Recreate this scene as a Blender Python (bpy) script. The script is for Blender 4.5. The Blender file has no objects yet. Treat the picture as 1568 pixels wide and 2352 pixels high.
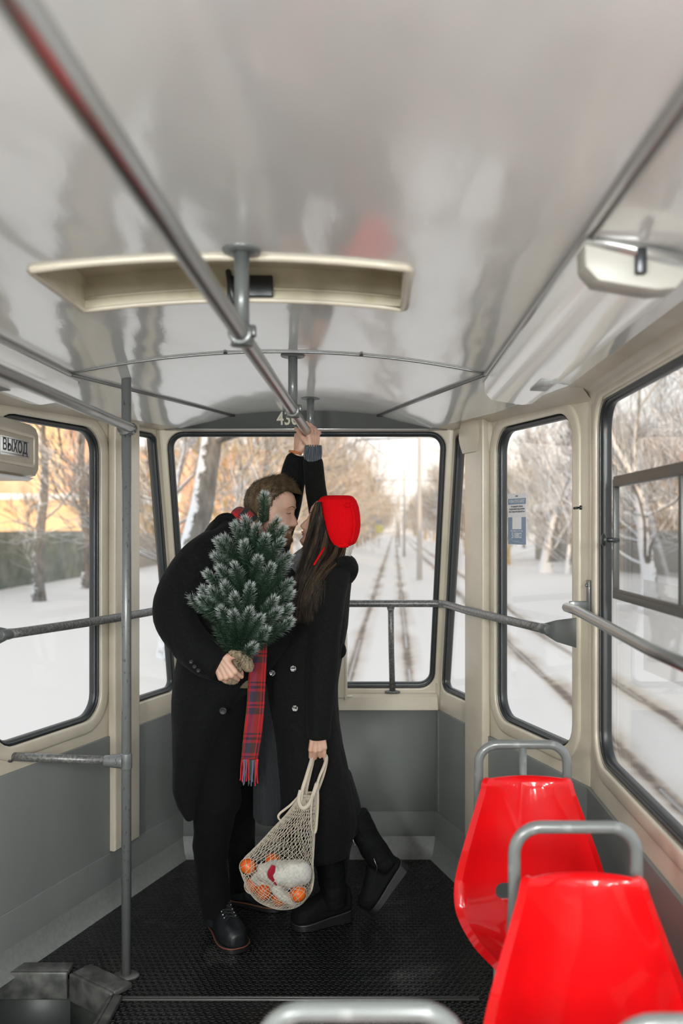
import bpy, bmesh, math, random
from mathutils import Vector, Matrix, noise
from mathutils.geometry import tessellate_polygon
PI = math.pi
SC = bpy.context.scene
COL = SC.collection
F = 2000.0          # focal length in pixels of the 1568x2352 frame
CX, CY = 865.0, 1214.0   # where the tram's long axis vanishes
CAMZ = 1.54
XC = -0.318         # middle of the tram body

# ---------------------------------------------------------------- camera
cam_data = bpy.data.cameras.new('camera')
cam = bpy.data.objects.new('camera', cam_data)
COL.objects.link(cam)
cam.location = (0, 0, CAMZ)
cam.rotation_euler = (PI / 2, 0, 0)
cam_data.sensor_fit = 'VERTICAL'
cam_data.sensor_height = 36.0
cam_data.sensor_width = 24.0
cam_data.lens = F / 2352 * 36.0
cam_data.shift_x = -(CX - 784) / 2352
cam_data.shift_y = (CY - 1176) / 2352
cam_data.clip_start = 0.05
cam_data.clip_end = 2000
cam_data.dof.use_dof = True
cam_data.dof.focus_distance = 3.25
cam_data.dof.aperture_fstop = 2.2
SC.camera = cam

# ---------------------------------------------------------------- colour management
SC.view_settings.view_transform = 'Standard'
SC.view_settings.look = 'None'
SC.view_settings.gamma = 1.0
SC.view_settings.use_curve_mapping = False
SC.view_settings.exposure = 0.62
SC.cycles.use_denoising = True
SC.cycles.max_bounces = 12
SC.cycles.diffuse_bounces = 6
SC.cycles.glossy_bounces = 5
SC.cycles.transmission_bounces = 6
SC.cycles.transparent_max_bounces = 16
SC.cycles.sample_clamp_indirect = 8.0
SC.cycles.caustics_reflective = False
SC.cycles.caustics_refractive = False

# ---------------------------------------------------------------- sky
world = bpy.data.worlds.new('winter_sky')
SC.world = world
world.use_nodes = True
wn, wl = world.node_tree.nodes, world.node_tree.links
wn.clear()
w_out = wn.new('ShaderNodeOutputWorld')
w_bg = wn.new('ShaderNodeBackground')
w_tc = wn.new('ShaderNodeTexCoord')
w_sep = wn.new('ShaderNodeSeparateXYZ')
w_ramp = wn.new('ShaderNodeValToRGB')
w_map = wn.new('ShaderNodeMapRange')
w_map.inputs['From Min'].default_value = -0.05
w_map.inputs['From Max'].default_value = 0.6
wl.new(w_tc.outputs['Generated'], w_sep.inputs[0])
wl.new(w_sep.outputs['Z'], w_map.inputs['Value'])
wl.new(w_map.outputs[0], w_ramp.inputs[0])
cr = w_ramp.color_ramp
cr.elements[0].position = 0.0
cr.elements[0].color = (1.0, 0.88, 0.76, 1)
cr.elements[1].position = 1.0
cr.elements[1].color = (0.88, 0.93, 1.0, 1)
e = cr.elements.new(0.22); e.color = (1.0, 0.96, 0.92, 1)
e = cr.elements.new(0.45); e.color = (0.94, 0.97, 1.0, 1)
wl.new(w_ramp.outputs[0], w_bg.inputs['Color'])
w_bg.inputs['Strength'].default_value = 0.98
wl.new(w_bg.outputs[0], w_out.inputs[0])

# low warm winter sun, behind the tram and to its left
sun_data = bpy.data.lights.new('sun', 'SUN')
sun_data.energy = 3.0
sun_data.angle = math.radians(2.0)
sun_data.color = (1.0, 0.66, 0.36)
sun = bpy.data.objects.new('sun', sun_data)
COL.objects.link(sun)
sun_dir = Vector((-0.30, 1.0, -0.14)).normalized()   # the way the light travels
sun.rotation_euler = sun_dir.to_track_quat('-Z', 'Y').to_euler()

# ---------------------------------------------------------------- helpers
def P(px, py, Y):
    return Vector(((px - CX) / F * Y, Y, CAMZ - (py - CY) / F * Y))

def xc_half(y):
    return 0.608 + (4.1 - y) / 3 if y > 2.864 else 1.02

def new_mat(name, color, rough=0.5, metal=0.0, spec=0.5, coat=0.0, coat_rough=0.1, sheen=0.0):
    m = bpy.data.materials.new(name)
    m.use_nodes = True
    b = m.node_tree.nodes['Principled BSDF']
    b.inputs['Base Color'].default_value = (*color, 1)
    b.inputs['Roughness'].default_value = rough
    b.inputs['Metallic'].default_value = metal
    b.inputs['Specular IOR Level'].default_value = spec
    b.inputs['Coat Weight'].default_value = coat
    b.inputs['Coat Roughness'].default_value = coat_rough
    b.inputs['Sheen Weight'].default_value = sheen
    return m

def nodes_of(m):
    nt = m.node_tree
    return nt.nodes, nt.links, nt.nodes['Principled BSDF']

def add_noise_color(m, c1, c2, scale, lo=0.4, hi=0.6, detail=4, coord='Object', vec_scale=None):
    n, l, b = nodes_of(m)
    tc = n.new('ShaderNodeTexCoord')
    src = tc.outputs[coord]
    if vec_scale:
        mp = n.new('ShaderNodeMapping')
        mp.inputs['Scale'].default_value = vec_scale
        l.new(src, mp.inputs[0]); src = mp.outputs[0]
    t = n.new('ShaderNodeTexNoise')
    t.inputs['Scale'].default_value = scale
    t.inputs['Detail'].default_value = detail
    l.new(src, t.inputs['Vector'])
    r = n.new('ShaderNodeValToRGB')
    r.color_ramp.elements[0].position = lo
    r.color_ramp.elements[1].position = hi
    r.color_ramp.elements[0].color = (*c1, 1)
    r.color_ramp.elements[1].color = (*c2, 1)
    l.new(t.outputs['Fac'], r.inputs[0])
    l.new(r.outputs[0], b.inputs['Base Color'])
    return r

def add_bump(m, scale, strength, dist=0.01, detail=3, coord='Object', vec_scale=None):
    n, l, b = nodes_of(m)
    tc = n.new('ShaderNodeTexCoord')
    src = tc.outputs[coord]
    if vec_scale:
        mp = n.new('ShaderNodeMapping')
        mp.inputs['Scale'].default_value = vec_scale
        l.new(src, mp.inputs[0]); src = mp.outputs[0]
    t = n.new('ShaderNodeTexNoise')
    t.inputs['Scale'].default_value = scale
    t.inputs['Detail'].default_value = detail
    l.new(src, t.inputs['Vector'])
    bp = n.new('ShaderNodeBump')
    bp.inputs['Strength'].default_value = strength
    bp.inputs['Distance'].default_value = dist
    l.new(t.outputs['Fac'], bp.inputs['Height'])
    l.new(bp.outputs[0], b.inputs['Normal'])
    return bp

class MB:
    """collects shapes into one mesh"""
    def __init__(self):
        self.v = []; self.f = []; self.uv = {}
    def add(self, verts, faces):
        o = len(self.v)
        self.v += [Vector(p) for p in verts]
        self.f += [tuple(i + o for i in f) for f in faces]
        return o
    def box(self, c, s, rz=0, m=None):
        hx, hy, hz = s[0] / 2, s[1] / 2, s[2] / 2
        pts = [Vector((x * hx, y * hy, z * hz)) for z in (-1, 1) for y in (-1, 1) for x in (-1, 1)]
        M = Matrix.Rotation(rz, 4, 'Z') if m is None else m
        self.add([M @ p + Vector(c) for p in pts],
                 [(0, 2, 3, 1), (4, 5, 7, 6), (0, 1, 5, 4), (2, 6, 7, 3), (0, 4, 6, 2), (1, 3, 7, 5)])
        return self
    def tube(self, pts, r, n=12, caps=True, closed=False, flat=1.0, up=None):
        pts = [Vector(p) for p in pts]
        N = len(pts)
        rs = r if isinstance(r, (list, tuple)) else [r] * N
        prev = None; rings = []
        for i, p in enumerate(pts):
            a = pts[(i - 1) % N] if (closed or i > 0) else pts[0]
            b = pts[(i + 1) % N] if (closed or i < N - 1) else pts[-1]
            t = (b - a)
            if t.length < 1e-9: t = Vector((0, 0, 1))
            t.normalize()
            if prev is None:
                u = Vector(up) if up is not None else (Vector((0, 0, 1)) if abs(t.z) < 0.9 else Vector((0, 1, 0)))
                x = u.cross(t).normalized()
            else:
                x = prev - t * prev.dot(t)
                x = x.normalized() if x.length > 1e-6 else t.orthogonal().normalized()
            y = t.cross(x).normalized()
            prev = x
            rings.append([p + (x * math.cos(k * 2 * PI / n) + y * (flat * math.sin(k * 2 * PI / n))) * rs[i] for k in range(n)])
        return self.rings(rings, caps, closed)
    def rings(self, rings, caps=True, closed=False):
        n = len(rings[0]); o = len(self.v)
        for rg in rings: self.v += [Vector(p) for p in rg]
        R = len(rings)
        for i in range(R if closed else R - 1):
            a, b = o + i * n, o + ((i + 1) % R) * n
            for k in range(n):
                self.f.append((a + k, a + (k + 1) % n, b + (k + 1) % n, b + k))
        if caps and not closed:
            self.f.append(tuple(o + k for k in reversed(range(n))))
            self.f.append(tuple(o + (R - 1) * n + k for k in range(n)))
        return self
    def grid(self, rows):
        """rows of points, open sheet"""
        n = len(rows[0]); o = len(self.v)
        for r_ in rows: self.v += [Vector(p) for p in r_]
        for i in range(len(rows) - 1):
            for k in range(n - 1):
                a = o + i * n + k
                self.f.append((a, a + 1, a + n + 1, a + n))
        return self
    def ball(self, c, r, nu=16, nv=10, m=None):
        r = Vector(r) if isinstance(r, (tuple, list, Vector)) else Vector((r, r, r))
        c = Vector(c); o = len(self.v)
        M = m if m is not None else Matrix.Identity(3)
        self.v.append(c + M @ Vector((0, 0, r.z)))
        for i in range(1, nv):
            t = PI * i / nv
            for k in range(nu):
                a = 2 * PI * k / nu
                self.v.append(c + M @ Vector((r.x * math.sin(t) * math.cos(a), r.y * math.sin(t) * math.sin(a), r.z * math.cos(t))))
        self.v.append(c + M @ Vector((0, 0, -r.z)))
        for k in range(nu): self.f.append((o, o + 1 + k, o + 1 + (k + 1) % nu))
        for i in range(nv - 2):
            a = o + 1 + i * nu; b = a + nu
            for k in range(nu): self.f.append((a + k, b + k, b + (k + 1) % nu, a + (k + 1) % nu))
        a = o + 1 + (nv - 2) * nu; e_ = len(self.v) - 1
        for k in range(nu): self.f.append((a + k, e_, a + (k + 1) % nu))
        return self
    def capsule(self, a, b, ra, rb=None, n=12):
        rb = ra if rb is None else rb
        a, b = Vector(a), Vector(b)
        t = (b - a).normalized()
        pts, rs = [], []
        for k in range(4):
            w = PI / 2 * (k + 0.35) / 4.35
            pts.append(a - t * ra * math.cos(w)); rs.append(ra * math.sin(w))
        pts.append(a); rs.append(ra); pts.append(b); rs.append(rb)
        for k in reversed(range(4)):
            w = PI / 2 * (k + 0.35) / 4.35
            pts.append(b + t * rb * math.cos(w)); rs.append(rb * math.sin(w))
        return self.tube(pts, rs, n)
    def prism(self, outline, a, b):
        """outline: list of points (3D) swept from offset a to offset b"""
        n = len(outline); o = len(self.v)
        self.v += [Vector(p) + Vector(a) for p in outline] + [Vector(p) + Vector(b) for p in outline]
        for k in range(n): self.f.append((o + k, o + (k + 1) % n, o + n + (k + 1) % n, o + n + k))
        self.f.append(tuple(o + k for k in reversed(range(n))))
        self.f.append(tuple(o + n + k for k in range(n)))
        return self

def link_mesh(name, me, mat, parent=None, smooth=True):
    o = bpy.data.objects.new(name, me)
    COL.objects.link(o)
    if mat is not None:
        me.materials.clear()
        for m in (mat if isinstance(mat, (list, tuple)) else [mat]): me.materials.append(m)
    if parent is not None:
        o.parent = parent
    return o

def root_offset(parent):
    off = Vector((0, 0, 0))
    while parent is not None:
        off += parent.location
        parent = parent.parent
    return off

def mk(name, b, mat, parent=None, smooth=True, bevel=0.0, sub=0, label=None, cat=None, group=None, kind=None, angle=None, recalc=True):
    off = root_offset(parent)
    me = bpy.data.meshes.new(name)
    me.from_pydata([p - off for p in b.v], [], b.f)
    if recalc:
        bm = bmesh.new(); bm.from_mesh(me)
        bmesh.ops.recalc_face_normals(bm, faces=bm.faces)
        bm.to_mesh(me); bm.free()
    me.update()
    if smooth: me.polygons.foreach_set('use_smooth', [True] * len(me.polygons))
    o = link_mesh(name, me, mat, parent)
    if bevel > 0:
        md = o.modifiers.new('bevel', 'BEVEL'); md.width = bevel; md.segments = 2; md.limit_method = 'ANGLE'
        md.angle_limit = math.radians(40)
        md.harden_normals = False
    if sub:
        md = o.modifiers.new('sub', 'SUBSURF'); md.levels = sub; md.render_levels = sub
    if smooth and angle is not None:
        set_sharp(me, angle)
    tag(o, label, cat, group, kind)
    return o

def set_sharp(me, angle):
    bm = bmesh.new(); bm.from_mesh(me)
    ca = math.radians(angle)
    for e_ in bm.edges:
        if len(e_.link_faces) == 2 and e_.calc_face_angle(0) > ca: e_.smooth = False
    bm.to_mesh(me); bm.free()

def tag(o, label=None, cat=None, group=None, kind=None):
    if label: o['label'] = label
    if cat: o['category'] = cat
    if group: o['group'] = group
    if kind: o['kind'] = kind
    return o

def thing(name, loc, label, cat, group=None, rz=0):
    o = bpy.data.objects.new(name, None)
    o.empty_display_size = 0.1
    COL.objects.link(o); o.location = loc; o.rotation_euler = (0, 0, rz)
    return tag(o, label, cat, group)

def copy_tree(o, parent=None):
    c = o.copy(); COL.objects.link(c)
    if parent is not None: c.parent = parent
    for ch in list(o.children): copy_tree(ch, c)
    return c

def eval_mesh(o, name=None):
    dg = bpy.context.evaluated_depsgraph_get()
    dg.update()
    me = bpy.data.meshes.new_from_object(o.evaluated_get(dg))
    return me

def remeshed(b, voxel, smooth_it=2, factor=0.5):
    """voxel-merge a set of closed shapes into one skin and return an MB with its faces"""
    me = bpy.data.meshes.new('tmp'); me.from_pydata([tuple(p) for p in b.v], [], b.f)
    bm = bmesh.new(); bm.from_mesh(me); bmesh.ops.recalc_face_normals(bm, faces=bm.faces); bm.to_mesh(me); bm.free()
    o = bpy.data.objects.new('tmp', me); COL.objects.link(o)
    md = o.modifiers.new('r', 'REMESH'); md.mode = 'VOXEL'; md.voxel_size = voxel
    if smooth_it:
        s = o.modifiers.new('s', 'SMOOTH'); s.iterations = smooth_it; s.factor = factor
    m2 = eval_mesh(o)
    out = MB()
    out.v = [v.co.copy() for v in m2.vertices]
    out.f = [tuple(p.vertices) for p in m2.polygons]
    bpy.data.objects.remove(o); bpy.data.meshes.remove(me); bpy.data.meshes.remove(m2)
    return out

def rpoly(pts, r, seg=6):
    """rounded 2-D polygon"""
    out = []; n = len(pts)
    rr = r if isinstance(r, (list, tuple)) else [r] * n
    for i in range(n):
        p0, p1, p2 = Vector(pts[i - 1]), Vector(pts[i]), Vector(pts[(i + 1) % n])
        a = (p0 - p1).normalized(); b = (p2 - p1).normalized()
        ang = a.angle(b); ri = rr[i]
        d = ri / math.tan(ang / 2)
        c = p1 + (a + b).normalized() * (ri / math.sin(ang / 2))
        s, e_ = p1 + a * d - c, p1 + b * d - c
        a0 = math.atan2(s.y, s.x); a1 = math.atan2(e_.y, e_.x)
        da = (a1 - a0 + PI) % (2 * PI) - PI
        for k in range(seg + 1):
            t = a0 + da * k / seg
            out.append((c.x + ri * math.cos(t), c.y + ri * math.sin(t)))
    return out

def rect(u0, u1, v0, v1, r, seg=6):
    return rpoly([(u0, v0), (u1, v0), (u1, v1), (u0, v1)], r, seg)

def plate(name, outer, holes, M, thick, mat, parent=None, bev=0.0, **kw):
    """flat slab with holes: 2-D outline (u, v) placed by matrix M, extruded along its third axis by +-thick/2"""
    cu = bpy.data.curves.new(name, 'CURVE'); cu.dimensions = '2D'; cu.fill_mode = 'BOTH'
    cu.extrude = thick / 2 - bev; cu.bevel_depth = bev; cu.bevel_resolution = 2
    if bev > 0: cu.offset = -bev
    for pl in [outer] + holes:
        sp = cu.splines.new('POLY'); sp.points.add(len(pl) - 1)
        for i, p in enumerate(pl): sp.points[i].co = (p[0], p[1], 0, 1)
        sp.use_cyclic_u = True
    o = bpy.data.objects.new(name, cu); COL.objects.link(o)
    me = eval_mesh(o)
    bpy.data.objects.remove(o); bpy.data.curves.remove(cu)
    off = root_offset(parent)
    me.transform(Matrix.Translation(-off) @ M)
    bm = bmesh.new(); bm.from_mesh(me)
    bmesh.ops.remove_doubles(bm, verts=bm.verts, dist=1e-5)
    bmesh.ops.recalc_face_normals(bm, faces=bm.faces); bm.to_mesh(me); bm.free()
    ob = link_mesh(name, me, mat, parent)
    me.polygons.foreach_set('use_smooth', [True] * len(me.polygons))
    set_sharp(me, 50)
    tag(ob, **kw)
    return ob

def sweep_ring(b, outline, M, profile):
    """closed frame: profile points (outward offset, height) carried round a 2-D outline"""
    n = len(outline); rings = []
    area = sum(outline[i][0] * outline[(i + 1) % n][1] - outline[(i + 1) % n][0] * outline[i][1] for i in range(n))
    sg = 1 if area > 0 else -1
    for i in range(n):
        p0, p1, p2 = Vector(outline[i - 1]), Vector(outline[i]), Vector(outline[(i + 1) % n])
        t = ((p2 - p1).normalized() + (p1 - p0).normalized())
        t.normalize()
        nn = Vector((t.y, -t.x)) * sg
        rings.append([M @ Vector((p1.x + nn.x * o_, p1.y + nn.y * o_, h)) for o_, h in profile])
    b.rings(rings, caps=False, closed=True)
    return b

def round_profile(w, h, n=10, o0=0.0, h0=0.0):
    return [(o0 + w / 2 * math.copysign(abs(math.cos(a)) ** 0.7, math.cos(a)), h0 + h / 2 * math.copysign(abs(math.sin(a)) ** 0.7, math.sin(a))) for a in [2 * PI * k / n for k in range(n)]]

def frame_matrix(origin, u, v, n):
    u, v, n = Vector(u).normalized(), Vector(v).normalized(), Vector(n).normalized()
    M = Matrix.Identity(4)
    for i in range(3):
        M[i][0] = u[i]; M[i][1] = v[i]; M[i][2] = n[i]; M[i][3] = origin[i]
    return M

def text_mesh(body, size, M, mat, name, parent=None, align='CENTER', extrude=0.0006, xscale=1.0, bold=0.0, **kw):
    cu = bpy.data.curves.new(name, 'FONT'); cu.body = body; cu.size = size
    cu.align_x = align; cu.align_y = 'CENTER'; cu.extrude = extrude; cu.offset = bold; cu.resolution_u = 3
    o = bpy.data.objects.new(name, cu); COL.objects.link(o)
    me = eval_mesh(o)
    bpy.data.objects.remove(o); bpy.data.curves.remove(cu)
    me.transform(Matrix.Translation(-root_offset(parent)) @ M @ Matrix.Diagonal((xscale, 1, 1, 1)))
    ob = link_mesh(name, me, mat, parent)
    return tag(ob, **kw)

def rotv(v, axis, ang):
    return Matrix.Rotation(ang, 3, axis) @ Vector(v)

def catmull(pts, per=6):
    pts = [Vector(p) for p in pts]; out = []
    for i in range(len(pts) - 1):
        p0 = pts[max(i - 1, 0)]; p1 = pts[i]; p2 = pts[i + 1]; p3 = pts[min(i + 2, len(pts) - 1)]
        for k in range(per):
            t = k / per
            out.append(0.5 * ((2 * p1) + (-p0 + p2) * t + (2 * p0 - 5 * p1 + 4 * p2 - p3) * t * t + (-p0 + 3 * p1 - 3 * p2 + p3) * t ** 3))
    out.append(pts[-1])
    return out

def lerp_table(tab, x):
    if x <= tab[0][0]: return tab[0][1]
    for (x0, y0), (x1, y1) in zip(tab, tab[1:]):
        if x <= x1:
            t = (x - x0) / (x1 - x0); t = t * t * (3 - 2 * t) * 0.35 + t * 0.65
            return y0 + (y1 - y0) * t
    return tab[-1][1]
# ---------------------------------------------------------------- materials
M_beige = new_mat('cream_paint', (0.56, 0.51, 0.41), 0.34, coat=0.25, coat_rough=0.2)
add_noise_color(M_beige, (0.51, 0.455, 0.36), (0.58, 0.52, 0.42), 6, 0.3, 0.6)
add_bump(M_beige, 60, 0.12, 0.002)
M_hatch = new_mat('olive_cream_paint', (0.55, 0.50, 0.37), 0.5)
add_noise_color(M_hatch, (0.46, 0.41, 0.29), (0.60, 0.55, 0.42), 9, 0.3, 0.6)
add_bump(M_hatch, 40, 0.3, 0.003)
M_grey = new_mat('grey_panel_paint', (0.19, 0.20, 0.195), 0.42, coat=0.1)
add_noise_color(M_grey, (0.155, 0.163, 0.157), (0.195, 0.205, 0.197), 3, 0.3, 0.7, vec_scale=(1, 1, 0.3))
add_bump(M_grey, 90, 0.08, 0.001)
M_kick = new_mat('scuffed_grey_kickboard', (0.2, 0.21, 0.2), 0.55)
add_noise_color(M_kick, (0.15, 0.155, 0.15), (0.20, 0.205, 0.197), 60, 0.3, 0.8, detail=8)
M_header = new_mat('dark_grey_paint', (0.042, 0.045, 0.043), 0.55, spec=0.3)
M_rail_grey = new_mat('grey_enamel', (0.095, 0.102, 0.10), 0.35, coat=0.2)
M_post = new_mat('chipped_grey_enamel', (0.18, 0.19, 0.185), 0.35, coat=0.2)
add_noise_color(M_post, (0.05, 0.05, 0.05), (0.125, 0.132, 0.13), 130, 0.33, 0.38, detail=6, vec_scale=(1, 1, 0.35))
M_worn = new_mat('worn_grey_tube', (0.2, 0.2, 0.19), 0.36, metal=0.15)
add_noise_color(M_worn, (0.085, 0.088, 0.085), (0.20, 0.195, 0.185), 110, 0.4, 0.65, detail=6)
M_steel = new_mat('brushed_steel', (0.40, 0.41, 0.405), 0.33, metal=1.0)
M_seatbar = new_mat('grey_seat_tube', (0.24, 0.25, 0.245), 0.3, coat=0.3)
add_noise_color(M_seatbar, (0.23, 0.235, 0.23), (0.14, 0.148, 0.145), 26, 0.30, 0.42, detail=6)
M_alu = new_mat('aluminium_strip', (0.55, 0.55, 0.54), 0.3, metal=0.8)
M_seam = new_mat('seam_strip', (0.20, 0.20, 0.195), 0.35, metal=0.5)
M_rubber = new_mat('window_rubber', (0.018, 0.021, 0.022), 0.42)
M_black = new_mat('black_plastic', (0.02, 0.02, 0.02), 0.4)
M_dark = new_mat('dark_hardware', (0.04, 0.042, 0.045), 0.35, metal=0.5)
M_seat = new_mat('red_gloss_plastic', (0.60, 0.002, 0.004), 0.35, spec=0.1, coat=0.4, coat_rough=0.05)
M_lampw = new_mat('white_lamp_plastic', (0.72, 0.71, 0.68), 0.25, coat=0.5)
M_white = new_mat('white_paper', (0.75, 0.75, 0.74), 0.6)
M_ink = new_mat('black_ink', (0.03, 0.03, 0.035), 0.6)
M_cream_ink = new_mat('cream_lettering', (0.50, 0.46, 0.36), 0.5)
M_blue = new_mat('blue_sticker_print', (0.14, 0.22, 0.33), 0.4)
M_ceil = new_mat('glossy_ceiling_paint', (0.865, 0.885, 0.875), 0.3, spec=0.3, coat=1.0, coat_rough=0.10)
M_ceil.node_tree.nodes['Principled BSDF'].inputs['Coat IOR'].default_value = 2.3
def ceil_bump():
    n, l, b = nodes_of(M_ceil)
    bp = add_bump(M_ceil, 2.2, 0.35, 0.02, detail=2, vec_scale=(2.2, 0.8, 1))
    tc = n.new('ShaderNodeTexCoord'); t = n.new('ShaderNodeTexNoise'); t.inputs['Scale'].default_value = 90
    l.new(tc.outputs['Object'], t.inputs['Vector'])
    b2 = n.new('ShaderNodeBump'); b2.inputs['Strength'].default_value = 0.1; b2.inputs['Distance'].default_value = 0.002
    l.new(t.outputs['Fac'], b2.inputs['Height']); l.new(bp.outputs[0], b2.inputs['Normal'])
    l.new(b2.outputs[0], b.inputs['Normal']); l.new(b2.outputs[0], b.inputs['Coat Normal'])
ceil_bump()

def floor_material():
    m = new_mat('black_studded_rubber', (0.012, 0.013, 0.013), 0.3, spec=0.5)
    n, l, b = nodes_of(m)
    tc = n.new('ShaderNodeTexCoord')
    mp = n.new('ShaderNodeMapping'); mp.inputs['Scale'].default_value = (1 / 0.0245, 1 / 0.0245, 0)
    l.new(tc.outputs['Object'], mp.inputs[0])
    sep = n.new('ShaderNodeSeparateXYZ'); l.new(mp.outputs[0], sep.inputs[0])
    def mth(op, a, b_=None, c=None):
        k = n.new('ShaderNodeMath'); k.operation = op
        for i, x in enumerate((a, b_, c)):
            if x is None: continue
            if isinstance(x, (int, float)): k.inputs[i].default_value = x
            else: l.new(x, k.inputs[i])
        return k.outputs[0]
    row = mth('FLOOR', sep.outputs['Y'])
    off = mth('MULTIPLY', mth('MODULO', mth('ABSOLUTE', row), 2.0), 0.5)
    fx = mth('SUBTRACT', mth('FRACT', mth('ADD', sep.outputs['X'], off)), 0.5)
    fy = mth('SUBTRACT', mth('FRACT', sep.outputs['Y']), 0.5)
    r = mth('SQRT', mth('ADD', mth('MULTIPLY', fx, fx), mth('MULTIPLY', fy, fy)))
    ring = mth('SUBTRACT', 1.0, mth('MINIMUM', mth('MULTIPLY', mth('ABSOLUTE', mth('SUBTRACT', r, 0.33)), 6.0), 1.0))
    disc = mth('MULTIPLY', mth('LESS_THAN', r, 0.33), 0.25)
    h = mth('ADD', ring, disc)
    bp = n.new('ShaderNodeBump'); bp.inputs['Strength'].default_value = 1.0; bp.inputs['Distance'].default_value = 0.005
    l.new(h, bp.inputs['Height']); l.new(bp.outputs[0], b.inputs['Normal'])
    # dust patches
    t = n.new('ShaderNodeTexNoise'); t.inputs['Scale'].default_value = 2.6; t.inputs['Detail'].default_value = 7
    l.new(tc.outputs['Object'], t.inputs['Vector'])
    rr = n.new('ShaderNodeValToRGB')
    rr.color_ramp.elements[0].position = 0.60; rr.color_ramp.elements[0].color = (0.005, 0.0055, 0.0055, 1)
    rr.color_ramp.elements[1].position = 0.78; rr.color_ramp.elements[1].color = (0.07, 0.07, 0.067, 1)
    l.new(t.outputs['Fac'], rr.inputs[0]); l.new(rr.outputs[0], b.inputs['Base Color'])
    t2 = n.new('ShaderNodeTexNoise'); t2.inputs['Scale'].default_value = 5; t2.inputs['Detail'].default_value = 5
    l.new(tc.outputs['Object'], t2.inputs['Vector'])
    mr = n.new('ShaderNodeMapRange'); mr.inputs['To Min'].default_value = 0.08; mr.inputs['To Max'].default_value = 0.45
    l.new(t2.outputs['Fac'], mr.inputs['Value']); l.new(mr.outputs[0], b.inputs['Roughness'])
    return m
M_floor = floor_material()
M_floor.node_tree.nodes['Principled BSDF'].inputs['Specular IOR Level'].default_value = 0.45

def glass_material(name, tint=0.93):
    m = bpy.data.materials.new(name); m.use_nodes = True
    n, l = m.node_tree.nodes, m.node_tree.links
    n.clear()
    out = n.new('ShaderNodeOutputMaterial'); mix = n.new('ShaderNodeMixShader')
    tr = n.new('ShaderNodeBsdfTransparent'); tr.inputs[0].default_value = (tint, tint, tint * 0.99, 1)
    gl = n.new('ShaderNodeBsdfGlossy'); gl.inputs['Roughness'].default_value = 0.02
    lw = n.new('ShaderNodeLayerWeight'); lw.inputs['Blend'].default_value = 0.5
    pw = n.new('ShaderNodeMath'); pw.operation = 'POWER'; pw.inputs[1].default_value = 4.5
    ml = n.new('ShaderNodeMath'); ml.operation = 'MULTIPLY_ADD'; ml.inputs[1].default_value = 0.7; ml.inputs[2].default_value = 0.022
    l.new(lw.outputs['Facing'], pw.inputs[0]); l.new(pw.outputs[0], ml.inputs[0])
    l.new(ml.outputs[0], mix.inputs[0]); l.new(tr.outputs[0], mix.inputs[1]); l.new(gl.outputs[0], mix.inputs[2])
    l.new(mix.outputs[0], out.inputs[0])
    return m
M_glass = glass_material('window_glass', 0.995)
M_diffuser = glass_material('clear_lamp_cover', 0.9)
M_snow = new_mat('snow', (0.80, 0.81, 0.83), 0.8)
add_bump(M_snow, 0.6, 0.5, 0.3, detail=6)
# ---------------------------------------------------------------- floor and step well
floor_poly = [(XC + 1.02, -6), (XC + 1.02, 2.864), (XC + 0.608, 4.1), (XC - 0.608, 4.1), (XC - 0.969, 3.016), (-1.056, 3.016),
              (-0.85, 2.862), (-0.85, 1.6), (XC - 1.02, 1.6), (XC - 1.02, -6)]
M_XY = Matrix.Identity(4)
plate('floor', floor_poly, [], Matrix.Translation((0, 0, -0.0125)), 0.025, M_floor, kind='structure')
b = MB(); b.box((-0.25, 2.845, 0.0015), (1.17, 0.012, 0.003)); b.box((-0.25, 2.86, 0.001), (1.17, 0.006, 0.002))
mk('trim_9', b, M_seam, kind='structure')
M_well = new_mat('step_well_sheet', (0.035, 0.038, 0.036), 0.5)
M_edge = new_mat('worn_step_edge', (0.09, 0.092, 0.088), 0.45, metal=0.3)
add_noise_color(M_edge, (0.05, 0.052, 0.05), (0.15, 0.15, 0.14), 22, 0.35, 0.7, detail=8)
b = MB()
b.box((-1.10, 2.30, -0.31), (0.5, 1.44, 0.02))
b.box((-0.852, 2.2, -0.17), (0.01, 1.30, 0.30))
b.box((-1.20, 3.02, -0.17), (0.30, 0.01, 0.30))
b.box((-0.953, 2.94, -0.17), (0.26, 0.01, 0.30), rz=math.atan2(-0.154, 0.206))
b.box((-1.34, 2.3, -0.16), (0.01, 1.44, 0.32))
mk('floor_step_well', b, M_well, kind='structure')
def edge_strip(p, q, w, name):
    p, q = Vector(p), Vector(q); d = q - p; a = math.atan2(d.y, d.x); c = (p + q) / 2
    nrm = Vector((-d.y, d.x)).normalized()
    b = MB()
    b.box((c.x + nrm.x * w / 2, c.y + nrm.y * w / 2, 0.008), (d.length, w, 0.02), rz=a)
    b.box((c.x - nrm.x * 0.006, c.y - nrm.y * 0.006, -0.03), (d.length, 0.016, 0.095), rz=a)
    return mk(name, b, M_edge, bevel=0.005, kind='structure')
edge_strip((-1.30, 3.0), (-1.062, 3.0), 0.06, 'trim_10')
edge_strip((-1.045, 2.99), (-0.862, 2.86), 0.075, 'trim_11')
edge_strip((-0.86, 2.84), (-0.86, 1.7), 0.0, 'trim_12')
b = MB(); b.box((-0.845, 2.25, 0.008), (0.03, 1.19, 0.02)); mk('trim_13', b, M_edge, bevel=0.004, kind='structure')

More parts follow.
